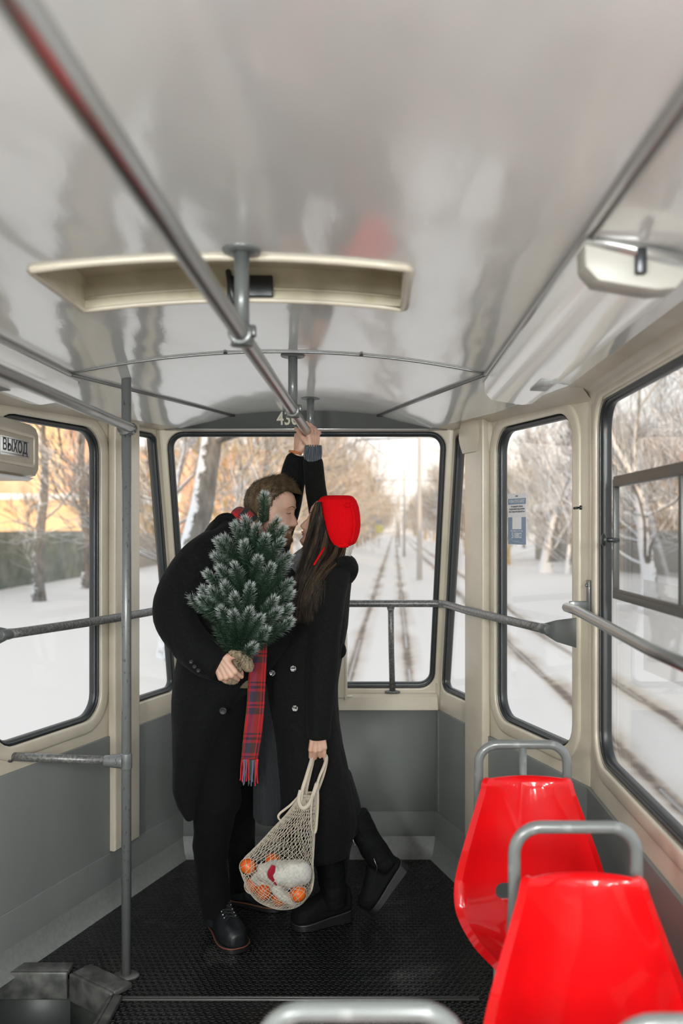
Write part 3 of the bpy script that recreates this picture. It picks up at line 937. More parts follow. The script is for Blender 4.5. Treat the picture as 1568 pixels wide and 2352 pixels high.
# single trees one can point to
tree('big', -3.40, 14.6, 0.15, 1.0, M_bark, 'thick leaning tree trunk behind the man, close to the rear window', z=GZ + 0.15)
tree('fork', 4840 / 116 * (1253 - CX) / F + 0.1, 4840 / 116 + 0.5, 0.3, 1.0, M_barkw, 'forked snow-streaked tree behind the ticket sticker window', z=GZ + 0.3)
tree('c', 9.0, 41, 1.2, 0.9, M_barkw, 'slimmer snowy tree leaning beside the forked tree', z=GZ + 0.3)
tree('thin', 7.1, 31.0, 2.0, 0.8, M_barkw, 'young thin snowy tree in front of the forked tree', z=GZ + 0.3)
tree('e', 7.35, 23.5, 0.4, 0.95, M_barkw, 'snow-covered tree at the left edge of the hopper window', z=GZ + 0.3)
tree('b', 9.9, 24.0, 2.6, 0.85, M_barkw, 'snowy tree trunk seen through the hopper window', z=GZ + 0.3)
tree('tall', -10.1, 26.0, 0.9, 1.0, M_bark, 'grey tree in front of the yellow building on the left', z=GZ + 0.3)
tree('tall', -10.3, 31.0, 3.9, 1.15, M_bark, 'branchy tree standing by the right end of the yellow building', z=GZ + 0.3)
tree('thin', -11.9, 30.5, 0.3, 0.45, M_bark, 'short bare sapling by the green fence', z=GZ + 0.3)
# left avenue
rnd = random.Random(3)
y = 23.0; k = 0
kinds = ['b', 'c', 'a', 'd', 'c', 'b']
while y < 300:
    m = (M_bark_gold if k % 3 == 1 else M_bark_tan) if k % 4 else M_bark
    tree(kinds[k % 6], -4.3 + track_shift(y) + rnd.uniform(-0.4, 0.4) - (1.1 if y < 30 else 0), y, rnd.uniform(0, 6.28), rnd.uniform(0.85, 1.1), m,
         'bare tree in the long row along the left side of the tracks', 'trees left of the tracks', z=GZ + 0.28)
    y += 4.5 + y * 0.045; k += 1
y = 52.0; k = 0
while y < 300:
    m = (M_bark_tan if k % 2 else M_bark_gold) if k % 5 else M_bark
    tree(kinds[(k + 2) % 6], -8.2 + track_shift(y) + rnd.uniform(-1, 1), y, rnd.uniform(0, 6.28), rnd.uniform(0.85, 1.15), m,
         'bare tree in the looser second row farther left of the tracks', 'trees of the second left row', z=GZ + 0.3)
    y += 6 + y * 0.07; k += 1
y = 52.0; k = 0
while y < 300:
    m = (M_bark_gold if k % 3 == 0 else M_bark_tan if k % 3 == 1 else M_barkw)
    tree(kinds[(k + 3) % 6], 6.6 + track_shift(y) + rnd.uniform(-0.5, 0.5), y, rnd.uniform(0, 6.28), rnd.uniform(0.85, 1.1), m,
         'bare tree in the long row along the right side of the tracks', 'trees right of the tracks', z=GZ + 0.3)
    y += 5 + y * 0.045; k += 1
y = 28.0; k = 0
while y < 260:
    m = (M_barkw if k % 4 else M_bark)
    tree(kinds[(k + 4) % 6], 13.5 + y * 0.03 + rnd.uniform(-1.5, 1.5), y, rnd.uniform(0, 6.28), rnd.uniform(0.9, 1.2), m,
         'bare snowy tree in the back row beyond the right-hand fence', 'trees behind the right fence', z=GZ + 0.3)
    y += 5 + y * 0.06; k += 1
for k in range(14):
    tree(kinds[k % 6], -36 + k * 6 + rnd.uniform(-2, 2), 215 + rnd.uniform(-10, 60), rnd.uniform(0, 6.28), rnd.uniform(1.2, 1.5), M_bark_tan if k % 3 else M_bark,
         'bare tree in the distant belt closing off the street', 'trees of the distant belt', z=GZ)
for k in range(5):
    tree(kinds[(k + 1) % 6], -14.5 - k * 1.5 + rnd.uniform(-1, 1), 56 + k * 3 + rnd.uniform(-1, 1), rnd.uniform(0, 6.28), rnd.uniform(0.8, 1.0), M_bark_tan if k % 2 else M_bark,
         'bare garden tree behind the green fence on the left', 'garden trees behind the left fence', z=GZ + 0.3)

# ---------------------------------------------------------------- fences
def picket(name, p, q, h, step, w, mat, label, group=None, gz=GZ + 0.3):
    p, q = Vector((*p, 0)), Vector((*q, 0)); L = (q - p).length; d = (q - p).normalized(); a = math.atan2(d.y, d.x)
    root = thing(name, (p.x, p.y, gz), label, 'fence', group)
    b = MB(); k = 0.0
    while k < L:
        c = p + d * k; hh = h
        b.box((c.x, c.y, gz + hh / 2 - 0.03), (w, 0.02, hh), rz=a); k += step
    mk('pickets', b, mat, root, smooth=False)
    b = MB(); n_ = Vector((-d.y, d.x, 0)) * 0.03
    for z in (0.35, h - 0.3):
        c = (p + q) / 2 + n_; b.box((c.x, c.y, gz + z), (L, 0.04, 0.07), rz=a)
    mk('crossbars', b, mat, root, smooth=False)
M_fence = new_mat('grey_green_fence', (0.115, 0.14, 0.115), 0.8)
add_noise_color(M_fence, (0.10, 0.125, 0.10), (0.22, 0.24, 0.21), 1.4, 0.35, 0.7, detail=6)
M_fence2 = new_mat('grey_wooden_fence', (0.30, 0.29, 0.27), 0.8)
M_fence3 = new_mat('thin_metal_fence', (0.28, 0.28, 0.28), 0.6)
picket('picket_fence', (-13.0, 22), (-12.9, 46), 2.05, 0.14, 0.10, M_fence, 'tall grey green picket fence in front of the yellow building', gz=GZ + 0.30)
picket('picket_fence', (-12.9, 46.3), (-12.6, 75), 1.9, 0.17, 0.11, M_fence2, 'pale grey fence farther along on the left, past the green fence')
picket('garden_fence', (13.0, 28), (11.4, 62), 2.1, 0.26, 0.25, M_fence2, 'grey board fence behind the forked tree on the right')
picket('metal_fence', (11.2, 20), (11.9, 30), 1.25, 0.12, 0.025, M_fence3, 'low thin metal fence seen through the hopper window')

# ---------------------------------------------------------------- buildings
M_plaster = new_mat('yellow_plaster', (0.80, 0.60, 0.38), 0.85)
add_noise_color(M_plaster, (0.70, 0.50, 0.30), (0.84, 0.62, 0.38), 0.8, 0.3, 0.7)
M_brick = new_mat('orange_brick', (0.66, 0.36, 0.22), 0.9)
add_noise_color(M_brick, (0.58, 0.34, 0.23), (0.70, 0.50, 0.36), 0.5, 0.35, 0.65)
M_winframe = new_mat('white_window_frame', (0.72, 0.72, 0.70), 0.6)
M_winglass = new_mat('dark_pane', (0.22, 0.23, 0.25), 0.15)
M_roofred = new_mat('red_roof', (0.50, 0.14, 0.08), 0.8)
M_shed = new_mat('weathered_shed_wall', (0.26, 0.24, 0.20), 0.9)
hs = thing('low_building', (-22, 46, GZ), 'low yellow plastered building with a snowy flat roof, behind the green fence', 'building')
b = MB(); b.box((-23, 50, GZ + 1.95), (17.5, 10, 3.9)); mk('wall', b, M_plaster, hs, smooth=False)
b = MB(); b.box((-23, 50, GZ + 4.05), (17.9, 10.4, 0.34)); mk('roof_snow', b, M_snow, hs, bevel=0.1)
b = MB(); b.box((-17.9, 44.95, GZ + 2.1), (0.35, 0.25, 0.5)); b.box((-17.9, 44.9, GZ + 2.42), (0.5, 0.35, 0.16)); mk('wall_box', b, M_hatch, hs)
bk = thing('brick_building', (-36, 85, GZ), 'tall orange brick building with white windows rising behind the yellow one', 'building')
b = MB(); b.box((-42, 92, GZ + 8), (27.5, 14, 16)); mk('wall', b, M_brick, bk, smooth=False)
for cx_, z0 in [(-53, 2), (-47, 2), (-41, 2), (-36.4, 2), (-31.5, 2), (-53, 6), (-47, 6), (-41, 6), (-36.4, 6), (-31.5, 6), (-41, 10), (-36.4, 10), (-31.5, 10), (-47, 10)]:
    b = MB(); b.box((cx_, 84.94, GZ + z0 + 2.4), (1.9, 0.16, 2.3)); wf = mk('window', b, M_winframe, bk, smooth=False)
    b = MB()
    for q in (-0.44, 0.44): b.box((cx_ + q, 84.85, GZ + z0 + 2.4), (0.66, 0.05, 1.95))
    mk('pane', b, M_winglass, wf, smooth=False)
for k in range(3):
    b = MB(); b.box((-50 + k * 9 , 84.9, GZ + 8), (3.0, 0.2, 15.8)); mk('plaster_band', b, M_plaster, bk, smooth=False)
b2 = thing('brick_house', (-30, 130, GZ), 'orange brick house glimpsed between the trees left of the man', 'building')
b = MB(); b.box((-27, 135, GZ + 7), (22, 12, 14)); mk('wall', b, M_brick, b2, smooth=False)
for cx_ in (-35, -30, -25, -20):
    for z0 in (1.5, 5.5, 9.5):
        b = MB(); b.box((cx_, 128.9, GZ + z0 + 2), (2.0, 0.2, 2.4)); mk('window', b, M_winframe, b2, smooth=False)
b = MB(); b.box((-27, 135, GZ + 14.2), (22.6, 12.6, 0.5)); mk('roof_snow', b, M_snow, b2)
sh = thing('garden_shed', (14, 44, GZ), 'snow-roofed shed behind the forked tree on the right', 'shed')
b = MB(); b.box((15.6, 48, GZ + 1.3), (7, 5, 2.6)); mk('wall', b, M_shed, sh, smooth=False)
b = MB(); b.box((15.4, 47.6, GZ + 2.85), (8.2, 6.2, 0.32), m=Matrix.Rotation(-0.10, 4, 'X')); mk('roof_snow', b, M_snow, sh, bevel=0.1)
sh = thing('long_shed', (15, 55, GZ), 'longer snow-covered shed roof farther behind on the right', 'shed')
b = MB(); b.box((18, 58, GZ + 1.8), (14, 5, 3.6)); mk('wall', b, M_shed, sh, smooth=False)
b = MB(); b.box((18, 58, GZ + 3.8), (14.6, 5.6, 0.4)); mk('roof_snow', b, M_snow, sh, bevel=0.1)
rh = thing('red_roofed_house', (24, 62, GZ), 'house with a red roof glimpsed through the branches on the right', 'building')
b = MB(); b.box((27, 68, GZ + 3.2), (10, 8, 6.4)); mk('wall', b, M_plaster, rh, smooth=False)
b = MB(); b.prism([(21.4, 63.4, GZ + 6.2), (32.6, 63.4, GZ + 6.2), (27, 63.4, GZ + 9.6)], (0, 0, 0), (0, 9.2, 0)); mk('roof', b, M_roofred, rh, smooth=False)
yh = thing('yellow_house', (19, 34, GZ), 'small yellow house seen through the hopper window', 'building')
b = MB(); b.box((19.2, 40, GZ + 2.2), (2.6, 6, 4.4)); mk('wall', b, M_plaster, yh, smooth=False)
b = MB(); b.box((19.2, 40, GZ + 4.5), (3.2, 6.6, 0.3)); mk('roof_snow', b, M_snow, yh, smooth=False)
pn = thing('street_sign', (-2.4 + 2, 108, GZ), 'tiny yellow and blue sign beside the far end of the tracks', 'sign')
q = P(870, 1218, 108)
b = MB(); b.tube([(q.x, 108, GZ), (q.x, 108, q.z + 0.8)], 0.05, 6); mk('post', b, M_pole, pn)
b = MB(); b.box((q.x, 107.9, q.z + 0.2), (0.9, 0.06, 0.9)); mk('sign_board', b, new_mat('sign_yellow', (0.75, 0.68, 0.16), 0.5), pn)
b = MB(); b.box((q.x, 107.9, q.z + 1.1), (0.7, 0.06, 0.5)); mk('upper_board', b, new_mat('sign_blue', (0.22, 0.34, 0.55), 0.5), pn)
# parked car dots far right

# added unseen box behind the tram, keeps low sun off it and near snow
fb = thing('sun_blocker_box', (6, -66, GZ), 'unseen sun-blocking box added behind the viewer', 'building')
b = MB(); b.box((14, -72, GZ + 7.6), (120, 12, 15.2)); mk('wall', b, new_mat('pale_grey_blocker', (0.62, 0.64, 0.66), 0.9), fb, smooth=False)
# ================================================================ poles and rails
PX = -0.2756
def flange(b, x, y, z, r=0.032, rx=None, ry=None):
    rx = rx or r; ry = ry or r
    b.rings([[Vector((x + rx * f * math.cos(a), y + ry * f * math.sin(a), zz_)) for a in [2 * PI * k / 20 for k in range(20)]] for f, zz_ in ((0.45, z - 0.007), (0.95, z - 0.005), (1.0, z), (1.0, z + 0.008))])
def clampb(b, c, r=0.021, horiz=True):
    c = Vector(c)
    b.tube([c - Vector((0, 0, 0.020)), c + Vector((0, 0, 0.020))], 0.0215, 16)
    b.tube([c - Vector((0, 0, 0.023)), c - Vector((0, 0, 0.018))], 0.0235, 16)
    if horiz: b.tube([c - Vector((0, 0.026, 0)), c + Vector((0, 0.026, 0))], 0.0225, 16); b.tube([c - Vector((0, 0.029, 0)), c - Vector((0, 0.024, 0))], 0.0245, 16)
    b.box(c + Vector((0.022, 0, 0.008)), (0.014, 0.02, 0.022))
RZ = lambda y: 1.935 - 0.007 * (y - 1.778)
# central hand rail with its hangers
rail = thing('ceiling_handrail', (PX, 1.5, 1.93), 'long steel overhead handrail running down the middle of the ceiling, gripped at its far end', 'handrail')
b = MB()
b.tube([(PX, y, RZ(y)) for y in (0.35, 1.2, 1.8, 2.4, 2.9, 3.52)], 0.0172, 20)
b.ball((PX, 3.52, RZ(3.52)), (0.0172, 0.012, 0.0172), 16, 8)
mk('tube', b, M_steel, rail)
for y in (1.778, 2.86):
    b = MB(); b.tube([(PX, y, RZ(y) - 0.015), (PX, y, zc(PX) + 0.005)], 0.0155, 18); flange(b, PX, y, zc(PX) - 0.001, 0.040)
    hg = mk('hanger', b, M_rail_grey, rail)
    b = MB(); clampb(b, (PX, y, RZ(y))); mk('clamp', b, M_rail_grey, hg, bevel=0.002)
b = MB(); b.tube([(PX, 3.62, RZ(3.62) - 0.01), (PX, 3.62, 2.095)], 0.0155, 18); flange(b, PX, 3.62, 2.084, 0.040)
b.tube([(PX, 3.62, RZ(3.62)), (PX, 3.50, RZ(3.5))], 0.012, 12)
mk('hanger', b, M_rail_grey, rail)
# left pole
LX, LY = -0.8605, 2.993
pole = thing('floor_pole', (LX, LY, 0), 'tall grey floor-to-ceiling pole with chipped paint on the left', 'pole')
b = MB(); b.tube([(LX, LY, 0.0), (LX, LY, 1.1), (LX, LY, 2.10)], 0.0165, 20)
mk('shaft', b, M_post, pole)
b = MB(); flange(b, LX, LY, 2.095, 0.040); mk('ceiling_flange', b, M_rail_grey, pole)
b = MB(); b.rings([[Vector((LX + 0.040 * f * math.cos(a) * (1 + 0.15 * abs(math.cos(2 * a))), LY + 0.034 * f * math.sin(a), z)) for a in [2 * PI * k / 24 for k in range(24)]] for f, z in ((1.0, 0.0), (1.0, 0.006), (0.9, 0.009), (0.45, 0.010))])
mk('floor_flange', b, M_edge, pole)
# upper left rail (chromed)
ur = thing('upper_side_rail', (-0.845, 1.5, 1.88), 'steel handrail below the ceiling on the left, ending at the floor pole', 'handrail')
b = MB(); b.tube([(-0.842, y, 1.890 - (y - 2) * 0.006) for y in (0.5, 1.5, 2.5, 3.0)], 0.0165, 18); mk('tube', b, M_steel, ur)
b = MB(); clampb(b, (LX, LY + 0.0, 1.883)); b.tube([(LX + 0.02, LY + 0.0, 1.883), (LX + 0.035, LY, 1.883)], 0.014, 12)
b.tube([(-0.845, 2.965, 1.884), (-0.85, 3.02, 1.883)], 0.020, 14)
mk('clamp', b, M_rail_grey, ur, bevel=0.002)
# lower left rail
lr = thing('lower_side_rail', (-1.1, 3.02, 0.74), 'short horizontal grey rail joining the left floor pole to the side wall', 'handrail')
b = MB(); b.tube([(LX - 0.04, LY + 0.003, 0.741), (-1.20, 3.035, 0.742), (XC - 0.965, 3.05, 0.742)], 0.0150, 18); mk('tube', b, M_worn, lr)
b = MB(); b.tube([(LX - 0.075, LY, 0.741), (LX - 0.062, LY, 0.741), (LX - 0.02, LY, 0.741), (LX - 0.01, LY, 0.741)], [0.019, 0.0205, 0.025, 0.026], 16); b.tube([(LX, LY, 0.715), (LX, LY, 0.768)], 0.0195, 18)
b.ball((LX - 0.03, LY - 0.026, 0.741), 0.005, 8, 6)
mk('clamp', b, M_post, lr, bevel=0.002)
b = MB(); b.tube([(-1.275, 3.042, 0.742), (-1.30, 3.045, 0.742)], [0.019, 0.021], 16); mk('wall_socket', b, M_rail_grey, lr)
# waist rail round the tail
wr = thing('waist_rail', (XC, 3.9, 1.19), 'worn grey waist-high rail bending round the rear windows', 'handrail')
def onl(px, py, dn, s):   # point on tapered wall offset inward by dn
    if s > 0: Y = 1.6567 / ((px - CX) / F + 1 / 3)
    else: Y = 2.2927 / ((CX - px) / F + 1 / 3)
    return Y
zr = 1.197
Yr = 3.98
ctrl = [(-1.222, 2.885, 1.190), (-1.035, 3.33, 1.192), (-0.905, 3.70, 1.196), (-0.835, 3.90, 1.197)]
ctrl += [(-0.80, 3.955, 1.198), (-0.74, 3.98, zr), (-0.5, Yr, zr), (0.0, Yr, zr), (0.26, Yr, zr)]
ctrl += [(0.30, 3.955, zr), (0.325, 3.90, zr), (0.388, 3.62, zr - 0.001), (0.578, 3.02, zr - 0.004)]
b = MB(); b.tube(catmull(ctrl, 5), 0.0165, 16); mk('tube', b, M_worn, wr)
b = MB(); xp = (897 - CX) / F * 3.98
b.tube([(xp, Yr, 1.19), (xp + 0.004, 4.05, 0.98), (xp + 0.01, 4.105, 0.773)], 0.0135, 16)
b.tube([(xp, Yr, 1.178), (xp, Yr + 0.004, 1.165)], [0.018, 0.0145], 12)
st = mk('support_post', b, M_worn, wr)
b = MB(); b.rings([[Vector((xp + 0.01 + 0.036 * f * math.cos(a), 4.105 + 0.018 * f * math.sin(a), z)) for a in [2 * PI * k / 20 for k in range(20)]] for f, z in ((1.0, 0.767), (1.0, 0.772), (0.85, 0.775), (0.4, 0.777))]); mk('foot_plate', b, M_worn, st)
for sx, x0, y0, z0 in ((1, 0.578, 3.02, 1.193), (-1, -1.222, 2.885, 1.19)):
    b = MB()
    ye = y0 - 0.09
    wx = XC + sx * (xc_half(ye) - 0.004)
    b.tube([(x0 - sx * 0.006, y0 + 0.03, z0), (x0, y0, z0), (x0 + sx * 0.012, y0 - 0.03, z0)], [0.0165, 0.019, 0.017], 16)
    b.rings([[Vector((x0, y0 - 0.0 + dy, z0 + dz)) for dy, dz in ((-0.004, -0.018), (0.004, -0.018), (0.004, 0.018), (-0.004, 0.018))],
             [Vector((x0 + sx * 0.035, y0 - 0.045 + dy, z0 + dz)) for dy, dz in ((-0.004, -0.040), (0.004, -0.040), (0.004, 0.034), (-0.004, 0.034))],
             [Vector((wx, ye + dy, z0 + dz)) for dy, dz in ((-0.004, -0.056), (0.004, -0.056), (0.004, 0.048), (-0.004, 0.048))]])
    mk('bracket', b, M_rail_grey, wr, bevel=0.002)
# side window rail on the right, near the viewer
sr = thing('window_rail', (0.63, 2.2, 1.2), 'polished steel rail across the big right-hand window', 'handrail')
p0 = P(1302, 1390, 2.85); xx = 0.622
b = MB(); b.tube([(xx - 0.003, 2.84, p0.z - 0.006), (xx, 2.7, p0.z - 0.004), (xx + 0.005, 2.0, 1.262), (xx + 0.01, 1.0, 1.262)], 0.0155, 18); b.ball((xx - 0.003, 2.84, p0.z - 0.006), (0.0155, 0.008, 0.0155), 14, 8)
mk('tube', b, M_steel, sr)
b = MB(); b.box((0.69, 2.84, 1.315), (0.008, 0.032, 0.115)); b.box((0.66, 2.83, p0.z - 0.002), (0.07, 0.008, 0.034)); b.ball((0.684, 2.84, 1.355), 0.006, 8, 6)
mk('wall_bracket', b, M_rail_grey, sr, bevel=0.002)
# small hook on the right pillar
hk = P(1330, 1166, 2.92)
b = MB(); b.box((hk.x + 0.005, hk.y, hk.z), (0.010, 0.016, 0.014)); b.tube([(hk.x, hk.y, hk.z), (hk.x - 0.02, hk.y - 0.002, hk.z - 0.002)], 0.004, 8)
mk('wall_hook', b, M_dark, label='tiny metal hook on the cream pillar between the right-hand windows', cat='hook')

# ================================================================ ceiling lamps
M_lampend = new_mat('yellowed_lamp_end', (0.40, 0.385, 0.345), 0.4)
M_inner = new_mat('lamp_reflector', (0.74, 0.73, 0.70), 0.4)
M_lampglow = new_mat('lamp_cover_added_glow', (0.72, 0.71, 0.68), 0.25, coat=0.5)  # the lamp is off; a faint glow is added to brighten its cover
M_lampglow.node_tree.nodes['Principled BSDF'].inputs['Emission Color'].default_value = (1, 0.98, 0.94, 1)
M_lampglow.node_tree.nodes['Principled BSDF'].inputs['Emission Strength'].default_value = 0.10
def lamp(s, label):
    t = thing('ceiling_lamp', (XC + s * 0.75, 2.2, 2.0), label, 'ceiling lamp', 'ceiling lamps')
    def sec(y, sh=0.0):
        # cross-section, from the inner edge to the outer edge (u along the slope)
        pts = [(0.676, 2.040), (0.678, 1.992), (0.700, 1.968), (0.76, 1.958), (0.80, 1.952), (0.835, 1.955), (0.850, 1.975), (0.852, 2.005)]
        return [Vector((XC + s * a, y, z + sh)) for a, z in pts]
    b = MB(); b.rings([sec(1.56), sec(2.0), sec(2.90)], caps=True)
    mk('cover', b, M_lampglow, t, angle=60)
    b = MB(); r0 = [p + Vector((0, 0, 0)) for p in sec(1.46)]
    b.rings([[p * 1.0 for p in sec(1.50)], [p * 1.0 for p in sec(1.565)]], caps=True); mk('end_cap', b, M_lampend, t, bevel=0.002)
    b = MB()
    for a_, z_ in ((0.70, 2.025), (0.852, 1.995)): pass
    b.rings([[Vector((XC + s * a, y, z)) for a, z in ((0.672, 2.048), (0.672, 2.030), (0.856, 1.985), (0.860, 2.004))] for y in (1.485, 2.92)], caps=True)
    mk('base_plate', b, M_alu, t)
    b = MB(); b.box((XC + s * 0.770, 1.492, 1.998), (0.018, 0.018, 0.045)); mk('clip', b, M_dark, t, bevel=0.003)
    b = MB()
    yy0, yy1 = (2.42, 2.60)
    b.rings([[Vector((XC + s * a, y, z)) for a, z in ((0.775, 1.9515), (0.775, 1.9545), (0.822, 1.9520), (0.822, 1.9490))] for y in (yy0, yy1)], caps=True)
    mk('rating_label', b, new_mat('grey_rating_label', (0.42, 0.42, 0.42), 0.5), t)
    return t
lamp(1, 'long white fluorescent ceiling lamp above the right-hand windows')
lamp(-1, 'white ceiling lamp on the left, only its far end in view')

# ================================================================ exit sign box on the left
bx = thing('door_gear_box', (-1.2, 2.5, 1.78), 'cream painted metal housing above the door carrying the exit sticker', 'metal box')
def bsec(y, k=1.0):
    pts = [(-1.105, 1.735), (-1.105, 1.84), (-1.113, 1.865), (-1.135, 1.880), (-1.30, 1.90), (-1.30, 1.71), (-1.14, 1.705), (-1.115, 1.712)]
    return [Vector((x if k == 1 else -1.2 + (x + 1.2) * k, y, 1.79 + (z - 1.79) * k)) for x, z in pts]
b = MB(); b.rings([bsec(1.7), bsec(2.845), bsec(2.858, 0.94), bsec(2.864, 0.84)], caps=True)
mk('housing', b, M_beige, bx, angle=40)
MB_ = frame_matrix((-1.105, 2.66, 1.79), (0, 1, 0), (0, 0, 1), (1, 0, 0))
b = MB(); sweep_ring(b, rect(-0.20, 0.150, -0.050, 0.045, 0.012), MB_, round_profile(0.012, 0.007, 8)); mk('pressed_frame', b, M_beige, bx)
b = MB(); b.rings([[Vector((x, y, z)) for x, z in ((-1.11, 1.703), (-1.125, 1.694), (-1.28, 1.694), (-1.28, 1.703))] for y in (1.7, 2.82)], caps=True); mk('lower_lip', b, M_lampw, bx)
stk = thing('exit_sticker', (-1.103, 2.66, 1.79), 'small white exit sticker with dark Cyrillic letters on the cream housing', 'sticker')
b = MB()
b.prism([MB_ @ Vector((u, v, 0.0005)) for u, v in ((-0.105, -0.031), (0.108, -0.027), (0.108, 0.027), (-0.105, 0.025))], (0, 0, 0), (0.001, 0, 0)); mk('paper', b, M_white, stk)
text_mesh('ВЫХОД', 0.050, MB_ @ Matrix.Translation((0.0, -0.001, 0.002)), M_ink, 'lettering', stk, xscale=0.98, bold=0.0007)
b = MB()
for v in (-0.0235, 0.0215): b.box(MB_ @ Vector((0, v, 0.002)), (0.0006, 0.20, 0.0014))
mk('ruled_lines', b, M_ink, stk)

# ================================================================ ticket sticker on the window
SU = U(3.392)
MS = MR @ frame_matrix((SU, 1.54 - (1192 - CY) / F * 3.392, 0.022), (-1, 0, 0), (0, 1, 0), (0, 0, -1))
# local x must run left to right in the photograph: from the rear (left) to the front (right)
MS = MR @ Matrix.Translation((SU, 1.54 - (1192 - CY) / F * 3.392, 0.022)) @ Matrix.Diagonal((1, 1, -1, 1))
W_, H_ = 0.150, 0.200
ts = thing('ticket_sticker', MS.translation, 'blue and white ticket notice with the code 518802 stuck to the right window', 'sticker')
M_glassst = new_mat('sticker_paper', (0.66, 0.67, 0.69), 0.4)
plate('paper', rect(-W_ / 2, W_ / 2, -H_ / 2, H_ / 2, 0.006), [], MS, 0.0008, M_glassst, parent=ts)
def srect(u0, u1, v0, v1, mat, name):
    b = MB(); b.prism([MS @ Vector((u, v, 0.0006 if mat is M_blue else 0.0011)) for u, v in ((u0, v0), (u1, v0), (u1, v1), (u0, v1))], (0, 0, 0), (MS.to_3x3() @ Vector((0, 0, 0.0004))))
    return mk(name, b, mat, ts, smooth=False)
srect(-W_ / 2 + .001, W_ / 2 - .001, H_ * 0.285, H_ * 0.40, M_blue, 'blue_band')
srect(-W_ / 2 + .001, W_ / 2 - .001, -H_ / 2 + .001, H_ * 0.035, M_blue, 'blue_panel')
srect(-W_ * 0.24, W_ * 0.26, -H_ * 0.20, H_ * 0.035, M_white, 'white_square')
def st(body, size, u, v, mat, xs_=1.0, bold=0.0, align='CENTER'):
    MT = frame_matrix(MS @ Vector((u, v, 0.0017)), MS.to_3x3() @ Vector((1, 0, 0)), (0, 0, 1), MS.to_3x3() @ Vector((0, 0, 1)))
    return text_mesh(body, size, MT, mat, 'lettering', ts, align, 0.0001, xs_, bold)
st('0430', 0.010, 0.0, H_ * 0.445, M_ink)
st('ЧТОБЫ КУПИТЬ БИЛЕТ', 0.0150, 0.0, H_ * 0.342, M_white, 0.76, 0.0001)
st('отсканируйте QR-код', 0.0105, 0.0, H_ * 0.245, M_ink, 0.9)
st('в приложении Волна Балтики', 0.0105, 0.0, H_ * 0.195, M_ink, 0.85)
st('или в Telegram-боте @volna39_bot', 0.0105, 0.0, H_ * 0.145, M_ink, 0.8)
st('или введите этот код', 0.0105, 0.0, -H_ * 0.232, M_white, 0.9)
st('518802', 0.031, 0.0, -H_ * 0.325, M_white, 0.90, 0.0002)
b = MB()
for pts in ([(-0.068, -0.095), (-0.068, -0.082), (-0.058, -0.078), (-0.04, -0.078), (-0.035, -0.086), (0.02, -0.086)], [(-0.02, -0.09), (0.0, -0.09), (0.045, -0.092), (0.062, -0.083), (0.068, -0.083)]):
    b.tube([MS @ Vector((u, v, 0.0012)) for u, v in pts], 0.0005, 4)
mk('route_lines', b, M_glassst, ts)
# pale paper notice on the big right window
M_pale = glass_material('pale_film', 0.9)
MW4 = MLR @ Matrix.Translation((0, 0, 0.034))
pf = new_mat('pale_translucent_film', (0.85, 0.85, 0.84), 0.6); pf.node_tree.nodes['Principled BSDF'].inputs['Alpha'].default_value = 0.30
b = MB(); b.prism([MW4 @ Vector((u, v, 0)) for u, v in ((0.46, 1.15), (0.78, 1.16), (0.78, 1.40), (0.46, 1.40))], (0, 0, 0), (0.0006, 0, 0))
mk('window_film', b, pf, label='pale rectangular film stuck on the big right window below the hopper frame', cat='sticker', smooth=False)

# ================================================================ cream box on the sill behind the couple
cb = thing('sill_box', (-0.17, 4.06, 0.76), 'narrow cream metal box standing on the rear window sill behind the woman', 'metal box')
b = MB(); b.box((-0.215, 4.055, 0.90), (0.145, 0.07, 0.285)); mk('body', b, M_beige, cb, bevel=0.003)
b = MB(); b.box((-0.150, 4.055, 1.065), (0.022, 0.02, 0.06)); b.box((-0.142, 4.045, 0.90), (0.010, 0.075, 0.30)); b.box((-0.128, 4.04, 0.765), (0.03, 0.05, 0.008)); mk('hinge', b, M_beige, cb, bevel=0.002)

